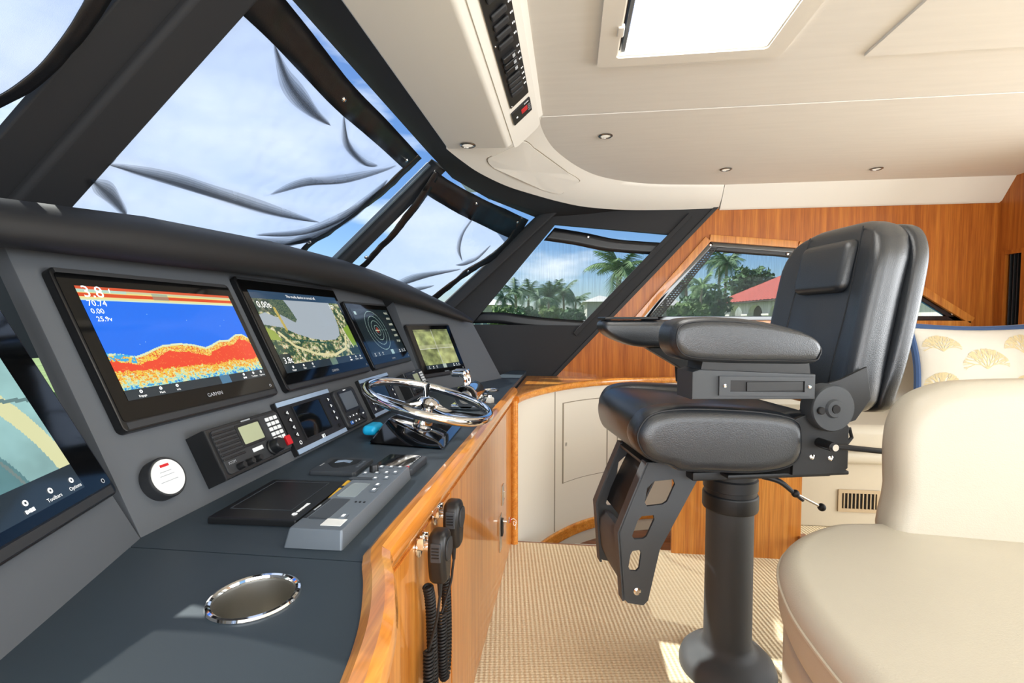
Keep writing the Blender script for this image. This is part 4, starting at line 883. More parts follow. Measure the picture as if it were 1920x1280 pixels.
# ------------------------------------------------------------------ hand microphones on the wood front
def mic(label, y, z, coil):
    r = root('hand_microphone', label, 'microphone', (-.293, y, z), group='hand microphones on the console front')
    MXX = Matrix(((0, 0, 1, 0), (1, 0, 0, 0), (0, 1, 0, 0), (0, 0, 0, 1)))
    out = cat([(-.020, .047), (.0, .051), (.020, .047), (.030, .022), (.029, -.008), (.019, -.045), (.0, -.050), (-.019, -.045), (-.029, -.008), (-.030, .022)], 3)
    bm = B(); rprism(bm, out, .024, .060, .011, 4, MXX); emit('body', bm, 'plastic', r)
    bm = B(); rprism(bm, cat([(-.020, .030), (0, .036), (.020, .030), (.022, .005), (0, -.008), (-.022, .005)], 3), .058, .063, .003, 2, MXX); emit('speaker_face', bm, 'plastic_soft', r)
    bm = B(); box(bm, (.042, -.029, .018), (.020, .006, .036), .002); sk = emit('talk_key', bm, 'grey_dark', r)
    for i in range(4): bm = B(); box(bm, (.042, -.0325, .028-.006*i), (.014, .0014, .002)); emit('ridge', bm, 'plastic', sk)
    bm = B(); lathe(bm, [(.020, 0), (.020, .003), (.008, .004), (.007, .026)], 20, frame((0, 0, .015), (0, 1, 0), (0, 0, 1))); box(bm, (.008, -.016, .028), (.014, .004, .022), .001); box(bm, (.008, .016, .028), (.014, .004, .022), .001); emit('hook', bm, 'chrome', r)
    bm = B(); tube(bm, [(.042, 0, -.048), (.042, 0, -.062), (.042, 0, -.080)], lambda t: .0062-.0025*t, 10); emit('strain_relief', bm, 'rubber', r)
    P = cat([Vector(q) for q in coil], 14, False); wire = [Vector(q) for q in (cat([(.042, 0, -.078), (.040, -.004, -.10), (.036, -.006, -.13), tuple(P[0])], 5, False))]
    bm = B(); tube(bm, wire, .0028, 7); emit('straight_cable', bm, 'rubber', r)
    L_ = sum((b-a).length for a, b in zip(P[:-1], P[1:])); turns = int(L_/.0072); per = 11; H = []; up = Vector((1, 0, 0))
    cum = [0]
    for a, b in zip(P[:-1], P[1:]): cum.append(cum[-1]+(b-a).length)
    for i in range(turns*per+1):
        d = L_*i/(turns*per); j = max(k for k in range(len(P)-1) if cum[k] <= d+1e-9); p = P[j].lerp(P[j+1], (d-cum[j])/max(1e-9, cum[j+1]-cum[j])); t = (P[j+1]-P[j]).normalized()
        up = (up-t*up.dot(t)).normalized(); s_ = t.cross(up); a = 2*PI*i/per; H.append(p+up*(.0088*math.cos(a))+s_*(.0088*math.sin(a)))
    bm = B(); tube(bm, H, .0028, 6); emit('coiled_cord', bm, 'rubber', r)
    return r
mic('nearer hand microphone hanging on the wood console front, cord running below the photo', .893, .692, [(.022, -.012, -.185), (.022, -.012, -.30), (.024, -.010, -.42), (.024, .008, -.455), (.022, .024, -.42), (.020, .024, -.28), (.018, .018, -.12), (.016, .004, -.065)])
mic('farther hand microphone hanging on the wood console front, cord looping above the carpet', 1.005, .708, [(.022, -.028, -.185), (.022, -.026, -.28), (.022, -.014, -.335), (.022, .006, -.325), (.020, .022, -.25), (.018, .022, -.16), (.016, .010, -.075)])
def plate(name, label, catg, y, z, h, m, w_=.05):
    r = root(name, label, catg, (-.294, y, z)); bm = B(); box(bm, (.002, 0, 0), (.004, w_, h), .001); emit('plate', bm, m, r); return r
o1 = plate('switch_plate', 'small steel switch plate high on the console front near the corner post', 'switch', 2.06, .385, .085, 'steel'); bm = B(); box(bm, (.007, 0, 0), (.008, .012, .030), .002); emit('toggle', bm, 'chrome', o1)
o2 = plate('key_switch_plate', 'tall steel plate with key switch low on the console front', 'switch', 1.99, .245, .15, 'steel', .06); bm = B(); box(bm, (.008, .01, .02), (.009, .034, .07), .003); emit('insert', bm, 'plastic', o2)
bm = B(); cyl(bm, (.0125, .01, .045), (.028, .01, .045), .007, 14); emit('key_barrel', bm, 'chrome', o2)
ky = root('key_tag', 'small key tag with looped white string on the key switch', 'key', (-.262, 2.0, .29))
bm = B(); box(bm, (.004, .006, .004), (.004, .022, .022), .002); emit('key', bm, 'chrome', ky)
bm = B(); tube(bm, cat([(.008, .004, .002), (.022, .018, .006), (.034, .030, -.012), (.026, .020, -.026), (.020, .026, -.010), (.030, .036, -.020), (.028, .038, -.050)], 5, False), .0012, 6); emit('string', bm, 'white', ky)
bm = B(); box(bm, (.012, -.012, .012), (.003, .026, .014), .001); emit('tag', bm, 'red', ky)

# ------------------------------------------------------------------ overhead switch panels and lamps
e_ = Vector((0, 1, 0)); up_ = (Vector((-.125, 0, 2.025))-Vector((-.268, 0, 1.899))).normalized()
def overhead(a, y, off): return frame(Vector((-.268, 0, 1.899))+up_*a+e_*y+Vector((up_.z, 0, -up_.x))*off, e_, up_)
fr0 = overhead(.095, 1.50, .001)
bm = B(); S = rrect(1.86, .150, .03, 4)
rprism(bm, [(p[0]-.27, p[1]) for p in S], 0, .003, .002, 2, fr0, r0=0); struct_panel = emit('switch_surround', bm, 'cream', oc, False)
sp_ = root('overhead_switchboard', 'black overhead switch panel with rows of rocker switches and white lettering', 'switch panel', mtx=overhead(.096, 1.455, .0045))
bm = B(); rprism(bm, rrect(.68, .088, .004, 2), 0, .004, .001, 2, r0=0); emit('plate', bm, 'plastic', sp_)
x = -.30
for k, (n_, raised, pitch) in enumerate(((2, 0, .05), (4, 0, .046), (3, 1, .036), (4, 0, .034))):
    for i in range(n_):
        bm = B(); rbox(bm, (x, -.004, .0085), (.024, .050, .009 if not raised else .016), .004, 2, 2, deform=(lambda a, b, c: (a, b, c+.06*b))); sw_ = emit('rocker_switch', bm, 'plastic_soft' if not raised else 'plastic', sp_)
        if raised: bm = B(); box(bm, (x, .008, .0185), (.016, .010, .0012)); emit('lamp_window', bm, 'grey_print', sw_)
        marks(3, .0042, sp_, x, .0385, .0046); marks(3, .0042, sp_, x, .0330, .0046)
        x += pitch
    x += .020
for px in (-.33, .33, -.06): bm = B(); lathe(bm, [(.003, .004), (.0026, .0055), (0, .006)], 10, T(px, -.037, 0)); emit('screw', bm, 'chrome', sp_)
al = root('alarm_panel', 'small dark alarm panel with a red square below the overhead switches', 'alarm panel', mtx=overhead(.094, 1.885, .0045))
bm = B(); rprism(bm, rrect(.105, .092, .003, 2), 0, .006, .001, 2, r0=0); emit('plate', bm, 'plastic', al)
bm = B(); box(bm, (-.006, .012, .0068), (.034, .030, .002), .0008); emit('red_square', bm, 'red', al)
for i in range(4): bm = B(); box(bm, (.026-.014*i, .036, .0064), (.003, .012, .001)); emit('mark', bm, 'grey_print', al)
marks(5, .006, al, -.044, .026, .0066, vert=True); marks(2, .009, al, .004, -.026, .0066)
def lamp(label, p, n=(0, 0, -1)):
    r = root('downlight', label, 'ceiling light', mtx=frame(p, (1, 0, 0), Vector(n).cross(Vector((1, 0, 0)))), group='recessed ceiling lights')
    bm = B(); lathe(bm, [(.034, 0), (.034, .003), (.028, .006), (.024, .005), (.023, .0005)], 32, None, False); emit('ring', bm, 'lamp_ring', r)
    bm = B(); lathe(bm, [(.0238, .0008), (.018, .003), (0, .004)], 28, None, False); emit('lens', bm, 'lamp_lens', r)
lamp('recessed ceiling light on the overhead console near the windscreen', (-.440, 2.045, 1.8962))
lamp('recessed ceiling light nearest the curved valance', (.160, 2.365, 2.027))
lamp('recessed ceiling light above the middle of the side window', (.892, 2.965, 2.027))
lamp('recessed ceiling light farthest aft, nearest the wood bulkhead', (1.755, 3.06, 2.027))

# ================================================================== HELM CHAIR  (local: +x back, +y far side, z up)
hcx = root('helm_chair', 'black leather helm chair on a round pedestal facing the steering wheel', 'chair', (.52, 1.62, 0), (0, 0, R(13)))
bm = B(); lathe(bm, [(.0, .0005), (.150, .0005), (.150, .014), (.142, .036), (.122, .056), (.098, .066), (.082, .078), (.074, .10), (.073, .30), (.0725, .545), (.0, .545)], 48); emit('pedestal', bm, 'powder', hcx)
bm = B(); lathe(bm, [(.0, .54), (.083, .54), (.085, .545), (.085, .585), (.083, .59), (.080, .592), (.080, .605), (.083, .607), (.083, .64), (.078, .645), (.078, .70), (0, .70)], 40); emit('collar', bm, 'powder_dark', hcx)
bm = B(); box(bm, (-.02, 0, .712), (.42, .40, .026), .006); emit('slide_plate', bm, 'powder_dark', hcx)
for y in (-.10, .10): bm = B(); box(bm, (-.02, y, .733), (.40, .05, .018), .004); emit('slide_rail', bm, 'plastic', hcx)
bm = B(); tube(bm, cat([(.06, -.075, .665), (.10, -.10, .655), (.135, -.115, .625), (.165, -.12, .60)], 4, False), lambda t: .010-.005*t, 10); ad = emit('swivel_lever', bm, 'powder_dark', hcx)
bm = B(); cyl(bm, (.140, -.116, .622), (.215, -.125, .582), .004, 10); emit('rod', bm, 'chrome', ad)
for p in ((.142, -.116, .621), (.222, -.126, .579)): bm = B(); bmesh.ops.create_uvsphere(bm, u_segments=14, v_segments=10, radius=.012, matrix=T(*p)); emit('knob', bm, 'rubber', ad)
# seat: centre pad and two side bolsters
XZ = lambda y: Matrix(((1, 0, 0, 0), (0, 0, -1, y), (0, 1, 0, 0), (0, 0, 0, 1)))      # outline (x, z) extruded towards -y
pad = cat([(-.385, .80), (-.392, .85), (-.372, .892), (-.32, .912), (-.2, .905), (0, .885), (.12, .885), (.14, .80), (.10, .755), (-.1, .75), (-.3, .755), (-.36, .765)], 4)
def crown(x, y, z): return (x, y+(.020*(1-(z/.19)**2)-.02 if y > .82 else 0), z)
bm = B(); rprism(bm, pad, -.19, .19, .012, 3, XZ(0), deform=lambda x, y, z: (x, y-(.014*max(0, 1-(z/.15)**2) if y > .86 else 0), z)); emit('seat_cushion', bm, 'leather', hcx, ang=70)
bol = cat([(-.445, .845), (-.43, .885), (-.395, .912), (-.32, .923), (-.20, .920), (-.06, .908), (.03, .885), (.05, .84), (.045, .775), (.0, .745), (-.10, .735), (-.215, .742), (-.31, .748), (-.345, .765), (-.385, .775), (-.425, .80)], 4)
for sy in (-1, 1):
    bol_ = [(p[0]*(.95 if sy < 0 else .83) if p[0] < 0 else p[0], p[1]) for p in bol]
    bm = B(); rprism(bm, bol_, -.055, .055, .040, 6, XZ(sy*.225), soft=True); sb_ = emit('seat_bolster', bm, 'leather', hcx, ang=80)
    pts = [Vector((p[0], sy*.2635, p[1])) for p in inset(bol_ if area2(bol_) > 0 else bol_[::-1], .007)]
    bm = B(); tube(bm, pts, .0028, 6, True); emit('piping', bm, 'leather_seam', sb_)
# backrest
def backdef(x, y, z):           # outline x = lateral, y = height, z = thickness (front +)
    h = y-.88; lean = .235+.17*h+.06*h*h; q = min(1, max(0, (z-.05)/.06)); wing = q*.035*max(0, (abs(x)-.10)/.13)**2
    lumb = q*.018*math.exp(-((h-.16)/.12)**2)*max(0, 1-(abs(x)/.15)**2)
    return (lean+.145-z-wing-lumb, x*.94, y)
bo = cat([(-.185, .885), (0, .875), (.185, .885), (.215, .95), (.228, 1.08), (.228, 1.25), (.215, 1.36), (.165, 1.432), (.08, 1.452), (0, 1.456), (-.08, 1.452), (-.165, 1.432), (-.215, 1.36), (-.228, 1.25), (-.228, 1.08), (-.215, .95)], 4)
pts0 = [tuple(p)[:2] for p in bo]; pts0 = pts0 if area2(pts0) > 0 else pts0[::-1]
def backbox(x, y, z):
    k = max(0, (y-.15)/.14); k2 = max(0, (-y-.22)/.07); a = max(0, (abs(x)-.10)/.13); x *= 1-.20*k*k-.06*k2*k2; y -= .035*k*a*a
    return Vector(backdef(x, y+1.166, z+.097))
bm = B(); rbox(bm, (0, 0, 0), (.456, .58, .102), .042, 12, 5, deform=backbox); br = emit('backrest', bm, 'leather', hcx, ang=80)
bm = B(); sh = [(p[0]*1.035, (p[1]-1.16)*1.0+1.155) for p in pts0]
sec = []
for i in range(4): a = PI/2*i/3; sec.append([backdef(p[0], p[1], .0+.018*(1-math.cos(a))) for p in inset(sh, .018*(1-math.sin(a)))])
for i in range(4): a = PI/2*(1-i/3); sec.append([backdef(p[0], p[1], .052-.012*(1-math.cos(a))) for p in inset(sh, .012*(1-math.sin(a)))])
loft(bm, sec); emit('back_shell', bm, 'leather', hcx, ang=80)
hp = rrect(.235, .165, .03, 5, 0, 1.318)
bm = B(); loft(bm, [[backdef(p[0], p[1], .15+.028*math.sin(PI/2*i/4)) for p in inset(hp if area2(hp) > 0 else hp[::-1], .026*(1-math.cos(PI/2*i/4)))] for i in range(5)]); emit('head_pad', bm, 'leather', br, ang=80)
for sx in (-1, 1):
    pts = [Vector(backdef(sx*(.118+.012*math.sin(q*PI)), .91+.525*q, .148)) for q in [i/16 for i in range(17)]]
    bm = B(); tube(bm, pts, .0024, 6); emit('seam', bm, 'leather_seam', br)
# hinge hubs, side plates and brackets
for sy in (-1, 1):
    o = Vector((.125, sy*.232, .912)); ax = Vector((0, sy, 0))
    Mh = frame(o, (1, 0, 0) if sy > 0 else (1, 0, 0), ax.cross(Vector((1, 0, 0))))
    bm = B(); lathe(bm, [(0, 0), (.064, 0), (.064, .040), (.060, .046), (.026, .046), (.024, .050), (.022, .053), (0, .053)], 40, Mh); hb = emit('hinge_hub', bm, 'powder', hcx)
    bm = B(); lathe(bm, [(.012, .053), (.011, .056), (0, .056)], 20, Mh); emit('hub_cap', bm, 'plastic', hb)
    bm = B(); lathe(bm, [(.010, .046), (.010, .053), (.008, .055), (0, .055)], 16, Mh @ T(-.040, .004*sy, 0)); emit('hub_button', bm, 'plastic', hb)
    bm = B(); rprism(bm, [(.030, .725), (.180, .725), (.195, .74), (.195, .855), (.16, .90), (.09, .90), (.035, .88)], -.006, .006, .002, 2, XZ(sy*.245)); sd = emit('side_plate', bm, 'powder_dark', hcx)
    bm = B(); rprism(bm, [(.06, .90), (.10, .965), (.175, .985), (.255, 1.02), (.27, .93), (.225, .87), (.15, .85)], -.005, .005, .002, 2, XZ(sy*.234)); emit('back_bracket', bm, 'powder_dark', hcx)
    for xx, zz in ((.085, .775), (.140, .770)): bm = B(); lathe(bm, [(.008, 0), (.0075, .003), (.004, .005), (0, .003)], 14, frame((xx, sy*.251, zz), (1, 0, 0), ax.cross(Vector((1, 0, 0))))); emit('bolt', bm, 'chrome', sd)
bm = B(); box(bm, (.03, 0, .722), (.36, .48, .012), .004); emit('base_plate', bm, 'powder_dark', hcx)
bm = B(); cyl(bm, (.105, -.252, .815), (.105, -.305, .815), .013, 18); lv = emit('recline_boss', bm, 'plastic', hcx)
bm = B(); cyl(bm, (.105, -.3055, .815), (.105, -.312, .815), .009, 16); emit('boss_screw', bm, 'chrome', lv)
bm = B(); tube(bm, [(.112, -.292, .815), (.18, -.292, .806), (.27, -.292, .795)], .0085, 10, flatten=.7); emit('recline_lever', bm, 'plastic', hcx)
bm = B(); tube(bm, [(.188, -.23, .84), (.215, -.23, .845), (.222, -.23, .82), (.205, -.23, .80), (.19, -.23, .80)], .005, 8); emit('lashing_eye', bm, 'powder_dark', hcx)
# arms
na = cat([(-.345, 1.105), (-.335, 1.14), (-.30, 1.155), (-.22, 1.158), (-.12, 1.150), (-.02, 1.130), (.04, 1.108), (.066, 1.078), (.060, 1.050), (.040, 1.036), (-.05, 1.036), (-.20, 1.040), (-.30, 1.048), (-.335, 1.07)], 4)
bm = B(); rprism(bm, na, -.058, .058, .028, 6, XZ(-.258), soft=True); ar = emit('armrest', bm, 'leather', hcx, ang=80)
q0 = [tuple(p)[:2] for p in na]; q0 = q0 if area2(q0) > 0 else q0[::-1]
bm = B(); tube(bm, [Vector((p[0], -.3100, p[1])) for p in inset(q0, .010)], .0022, 6, True); emit('piping', bm, 'leather_seam', ar)
fa_ = cat([(-.362, 1.125), (-.352, 1.148), (-.30, 1.150), (-.15, 1.150), (-.02, 1.145), (.02, 1.11), (.0, 1.062), (-.08, 1.048), (-.22, 1.052), (-.30, 1.075), (-.345, 1.10)], 4)
bm = B(); rprism(bm, fa_, -.055, .055, .026, 6, XZ(.275), soft=True); emit('armrest', bm, 'leather', hcx, ang=80)
bm = B(); box(bm, (-.255, .275, 1.157), (.20, .10, .010), .003); emit('arm_tray', bm, 'plastic', hcx)
bm = B(); rprism(bm, [(-.19, 1.047), (-.02, 1.047), (.10, .93), (.06, .91), (-.03, .955)], -.02, .02, .003, 2, XZ(.262)); emit('arm_bracket', bm, 'powder_dark', hcx)
bm = B(); cyl(bm, (-.055, .30, 1.03), (-.045, .30, .915), .006, 10); emit('arm_strut', bm, 'powder_dark', hcx)
bx = B(); rprism(bx, [(-.285, .947), (.055, .942), (.055, 1.008), (-.265, 1.024), (-.285, 1.018)], -.045, .045, .004, 2, XZ(-.252)); ab = emit('arm_box', bx, 'powder', hcx)
bm = B(); rprism(bm, [(-.262, 1.016), (.046, 1.006), (.040, 1.040), (-.255, 1.050)], -.040, .040, .004, 2, XZ(-.252)); emit('arm_box_lid', bm, 'powder_dark', hcx)
bm = B(); flat(bm, [(-.215, .957), (.045, .951), (.045, 1.001), (-.215, 1.007)], [[(-.185, .967), (.020, .962), (.020, .991), (-.185, .996)]], 0, .006, XZ(-.2965)); emit('drawer_frame', bm, 'powder', ab)
bm = B(); flat(bm, [(-.186, .966), (.021, .961), (.021, .992), (-.186, .997)], (), 0, .0012, XZ(-.2972)); emit('drawer_recess', bm, 'plastic', ab)
bm = B(); box(bm, (-.062, -.300, .9785), (.155, .004, .024), .001); emit('drawer', bm, 'powder_dark', ab)
for xx, zz in ((-.200, .982), (.033, .976)): bm = B(); lathe(bm, [(.005, 0), (.0045, .002), (0, .0025)], 12, frame((xx, -.3026, zz), (1, 0, 0), (0, 0, 1))); emit('screw', bm, 'chrome', ab)
bm = B(); box(bm, (-.10, -.235, .94), (.03, .012, .008), .002); emit('orange_tab', bm, 'yellow', hcx)
# footrest
fo = [(-.345, .745), (-.428, .545), (-.412, .352), (-.398, .338), (-.352, .328), (-.338, .342), (-.305, .490), (-.178, .720), (-.20, .735)]
h1 = [(-.345, .672), (-.325, .690), (-.268, .694), (-.262, .680), (-.285, .630), (-.298, .622), (-.345, .618), (-.352, .630)]
h2 = [(-.372, .578), (-.360, .590), (-.325, .592), (-.322, .580), (-.345, .530), (-.355, .524), (-.382, .524), (-.388, .534)]
h3 = [(-.392, .480), (-.386, .490), (-.366, .492), (-.360, .482), (-.366, .438), (-.374, .430), (-.392, .432), (-.398, .444)]
for sy, yp in ((-1, -.155), (1, .095)):
    bm = B(); flat(bm, fo, [h1, h2, h3], -.004, .004, XZ(yp)); fp = emit('footrest_plate', bm, 'powder', hcx)
    bm = B(); S = []
    for i, (x, z) in enumerate([(-.345, .745), (-.388, .645), (-.428, .545), (-.420, .45), (-.412, .345)]): S.append([Vector((x-.003, yp+sy*.004, z)), Vector((x-.003, yp-sy*.030, z)), Vector((x+.004, yp-sy*.030, z)), Vector((x+.004, yp+sy*.004, z))])
    loft(bm, S); emit('flange', bm, 'powder', fp)
    bm = B(); lathe(bm, [(.0115, 0), (.011, .003), (.006, .006), (0, .0055)], 18, frame((-.372, yp+sy*.0045, .372), (1, 0, 0), Vector((0, sy, 0)).cross(Vector((1, 0, 0))))); emit('bolt', bm, 'chrome', fp)
bm = B(); S = []
for x, z in ((-.395, .36), (-.412, .40), (-.418, .46), (-.416, .50), (-.402, .522), (-.385, .518)): S.append([(x, -.124, z), (x, .064, z), (x+.006, .064, z-.001), (x+.006, -.124, z-.001)])
loft(bm, S); emit('foot_board', bm, 'powder', hcx)
bm = B(); S = []
for x, z in ((-.300, .735), (-.340, .655), (-.372, .585), (-.385, .545)): S.append([(x, -.150, z), (x, .090, z), (x+.005, .090, z), (x+.005, -.150, z)])
loft(bm, S); emit('footrest_web', bm, 'powder_dark', hcx)
bm = B(); box(bm, (-.28, -.03, .735), (.14, .25, .010), .003); emit('footrest_mount', bm, 'powder_dark', hcx)

# ================================================================== CREAM SEATING
KS = .86; kz = lambda z: 1.15-(1.15-z)*KS
fs = root('companion_seat', 'large cream leather companion seat in the right foreground', 'seat', (.95, .95, 0))
so_ = cat([(.86, 1.545), (.73, 1.50), (.60, 1.39), (.525, 1.26), (.485, 1.10), (.478, .95), (.49, .80), (.53, .62), (.62, .48), (.80, .38), (1.1, .34), (1.7, .34), (2.0, .40), (2.05, .9), (2.05, 1.5), (1.7, 1.56), (1.2, 1.56)], 5)
so_ = [(p.x*KS, p.y*KS) for p in so_]
bm = B(); rprism(bm, so_, kz(.40), kz(.552), .045, 6, T(0, 0, 0)); emit('seat_cushion', bm, 'leather_cream', fs, False, ang=80)
o2_ = inset(so_ if area2(so_) > 0 else so_[::-1], .004)
bm = B(); tube(bm, [Vector((p[0], p[1], kz(.505))) for p in inset(so_ if area2(so_) > 0 else so_[::-1], -.0005)], .0035, 6, True); emit('piping', bm, 'leather_cream_edge', fs, False)
bm = B(); rprism(bm, inset(so_ if area2(so_) > 0 else so_[::-1], .012), .0, kz(.402), .02, 3, r0=.004); emit('base', bm, 'leather_cream', fs, False, ang=60)
# backrest follows a gentle curve, rounded top corner
def cb_(x, z, t):
    y = 1.47-.055*max(0, (x-.9))-.02*math.sin(max(0, x-.85)*3); return ((x+.095)*KS, (y+t*.13+.10*(z-.55)-.02)*KS, kz(z))
ol = cat([(.845, .48), (.843, .66), (.846, .78), (.862, .86), (.90, .92), (.965, .957), (1.05, .975), (1.25, .985), (1.55, .985), (1.9, .97), (1.99, .90), (2.0, .70), (2.0, .48), (1.6, .48), (1.2, .48)], 5)
ol = [(p.x, p.y) for p in ol]; ol = ol if area2(ol) > 0 else ol[::-1]
sec = []
for i in range(6): a = PI/2*i/5; sec.append([cb_(p[0], p[1], .38*(1-math.cos(a))) for p in inset(ol, .045*(1-math.sin(a)))])
for i in range(6): a = PI/2*(1-i/5); sec.append([cb_(p[0], p[1], 1-.38*(1-math.cos(a))) for p in inset(ol, .045*(1-math.sin(a)))])
bm = B(); loft(bm, sec); emit('backrest', bm, 'leather_cream', fs, False, ang=80)

sf = root('settee', 'cream upholstered settee along the wood side wall', 'sofa', (1.9, 3.0, .08))
bm = B(); box(bm, (1.90, 2.99, .255), (1.50, .74, .35), .012); emit('base', bm, 'leather_cream_edge', sf, False)
bm = B(); rbox(bm, (1.90, 2.98, .455), (1.50, .80, .07), .03, 3, 4); emit('base_moulding', bm, 'leather_cream', sf, False)
bm = B(); rbox(bm, (1.90, 2.96, .555), (1.50, .80, .14), .045, 3, 4); emit('seat_cushion', bm, 'leather_cream', sf, False)
bm = B(); rbox(bm, (1.90, 3.28, .80), (1.50, .20, .56), .06, 3, 4, deform=lambda x, y, z: (x, y+.10*z, z)); emit('backrest', bm, 'leather_cream', sf, False)
vg = root('vent_grille', 'tan louvred vent grille low on the settee base', 'vent', (1.47, 2.618, .225))
bm = B(); flat(bm, rrect(.20, .115, .004, 2), [rrect(.165, .080, .002, 2)], 0, .006, Matrix(((1, 0, 0, 0), (0, 0, -1, 0), (0, 1, 0, 0), (0, 0, 0, 1)))); emit('frame', bm, 'vent_tan', vg)
bm = B(); box(bm, (0, -.001, 0), (.166, .0015, .081)); emit('dark_back', bm, 'vent_dark', vg)
for i in range(9): bm = B(); box(bm, (-.072+.018*i, -.004, 0), (.006, .005, .080), .001); emit('slat', bm, 'vent_tan', vg)
# cushion with coral print
pw = root('throw_pillow', 'cream throw pillow with tan coral print and blue piped edge', 'pillow', (2.21, 2.90, .925), (R(-14), 0, R(-3)))
PWW, PHH = .64, .40
def pil(s, t, side):
    x = (s-.5)*PWW*(1-.06*math.sin(PI*t)); z = (t-.5)*PHH*(1-.10*math.sin(PI*s)); h = .075*(max(0, math.sin(PI*s))*max(0, math.sin(PI*t)))**.55
    return Vector((x, side*h, z))
bm = B(); gridsurf(bm, 28, 20, lambda s, t: pil(s, t, -1)); gridsurf(bm, 28, 20, lambda s, t: pil(s, t, 1)); bmesh.ops.remove_doubles(bm, verts=bm.verts[:], dist=1e-5); emit('cushion', bm, 'pillow_cloth', pw, ang=180)
edge = [pil(i/20, 0, 1) for i in range(20)]+[pil(1, i/20, 1) for i in range(20)]+[pil(1-i/20, 1, 1) for i in range(20)]+[pil(0, 1-i/20, 1) for i in range(20)]
bm = B(); tube(bm, edge, .017, 8, True); emit('piping', bm, 'blue_piping', pw)
def coral(cs, ct, sc, rot=0):
    bm = B(); r_ = random.Random(int(cs*100+ct*37))
    def branch(s, t, a, l, w_, d):
        s2 = s+math.cos(a)*l/PWW; t2 = t+math.sin(a)*l/PHH
        p, q = pil(min(.985, max(.015, s)), min(.98, max(.02, t)), -1), pil(min(.985, max(.015, s2)), min(.98, max(.02, t2)), -1); u = (q-p); n = Vector((-u.z, 0, u.x)).normalized()*w_ if u.length > 1e-6 else Vector((w_, 0, 0)); k = Vector((0, -.0018, 0))
        vs = [bm.verts.new(v+k) for v in (p-n, p+n, q+n*.7, q-n*.7)]; bm.faces.new(vs)
        if d:
            for da in (-.42, .0, .42)[:3 if d > 2 else 2]: branch(s2, t2, a+da+r_.uniform(-.2, .2)+(.2 if d <= 2 else 0), l*.8, w_*.82, d-1)
    for a in (-.9, -.45, 0, .45, .9): branch(cs, ct, PI/2+a+rot, sc*.26, .0028, 4)
    return emit('coral_print', bm, 'coral_print', pw)
for c in ((.18, .62, .11), (.48, .36, .14), (.80, .60, .13), (.16, .10, .10), (.80, .08, .10)): coral(*c)

# ================================================================== OUTSIDE THE WINDOWS
GZ = -1.6
mat('lawn', '6E8A4A', .95, var=(1.5, .25)); mat('trunk', '8D8574', .9, var=(6, .25, (1, 1, 6))); mat('frond', '6B8A54', .7, var=(2, .25)); mat('frond_dark', '52704A', .7, var=(2, .25)); mat('leafy', '55754A', .8, var=(1.2, .35)); mat('leafy_light', '6C8748', .8, var=(1.2, .3))
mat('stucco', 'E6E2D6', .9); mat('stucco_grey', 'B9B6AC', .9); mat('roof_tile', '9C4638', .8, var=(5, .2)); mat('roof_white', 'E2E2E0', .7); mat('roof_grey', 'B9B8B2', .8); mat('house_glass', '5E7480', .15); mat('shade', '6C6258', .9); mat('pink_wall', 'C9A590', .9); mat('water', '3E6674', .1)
bm = B(); flat(bm, [(-70, 16), (90, 16), (90, 140), (-70, 140)], (), GZ-.3, GZ); struct(emit('ground', bm, 'lawn'))
bm = B(); flat(bm, [(-70, 4.5), (90, 4.5), (90, 16), (-70, 16)], (), GZ-.9, GZ-.7); struct(emit('water', bm, 'water'))
def frondmesh(seed, L_=1.0, droop=.9):
    r_ = random.Random(seed); bm = B(); P = []
    for i in range(13):
        t = i/12; P.append(Vector((L_*t*(1-.18*t*droop), 0, L_*(.42*t-(.62*droop)*t*t))))
    tube(bm, P, lambda t: .016*(1-t)+.003, 4)
    for i in range(1, 13):
        for k in (0, .5):
            a = P[i-1].lerp(P[i], k); d = (P[i]-P[i-1]).normalized(); t = (i-1+k)/12
            ln = L_*(.34*math.sin(PI*min(1, .12+.88*t))**.7+.04)
            for sd in (-1, 1):
                tip = a+d*ln*.45+Vector((0, sd*ln*.75, -ln*r_.uniform(.25, .6))); w_ = d*(.022*L_)
                vs = [bm.verts.new(p) for p in (a-w_, a+w_, tip)]; bm.faces.new(vs)
    bmesh.ops.recalc_face_normals(bm, faces=bm.faces[:]); me = bpy.data.meshes.new('frond'); bm.to_mesh(me); bm.free(); return me
FROND = [frondmesh(i, 1, d) for i, d in enumerate((.7, 1.0, 1.35))]
for f in FROND: f.materials.append(MATS['frond'])
FROND_D = [f.copy() for f in FROND]
for f in FROND_D: f.materials.clear(); f.materials.append(MATS['frond_dark'])
def palm(label, u, v, Y, cr, nf=15, lean=0.0, dark=False, group=None, tr=.16):
    top = onY(u, v, Y); b = Vector((top.x-lean, Y, GZ)); r = root('palm_tree', label, 'palm tree', b, group=group); h = top.z-GZ
    bm = B(); P = [Vector((lean*(i/8)**2, 0, h*i/8)) for i in range(9)]; tube(bm, P, lambda t: tr*(1.25-.5*t), 8); emit('trunk', bm, 'trunk', r)
    rr = random.Random(int(u*7+v)); F_ = FROND_D if dark else FROND
    for i in range(nf):
        el = rr.choice((0, 1, 1, 2)); o = place('frond', F_[el], r); o.location = (lean, 0, h-.05*cr); s = cr*rr.uniform(.85, 1.12); o.scale = (s, s, s)
        o.rotation_euler = (rr.uniform(-.2, .2), (-.75, -.2, .25)[el]+rr.uniform(-.25, .25), 2*PI*i/nf+rr.uniform(-.2, .2))
    return r
G1 = 'palms seen through the slanted side window'; G2 = 'palms seen through the wood-framed side window'
palm('large bushy palm at the right of the slanted side window', 1162, 503, 24, 2.0, 20, .2, group=G1)
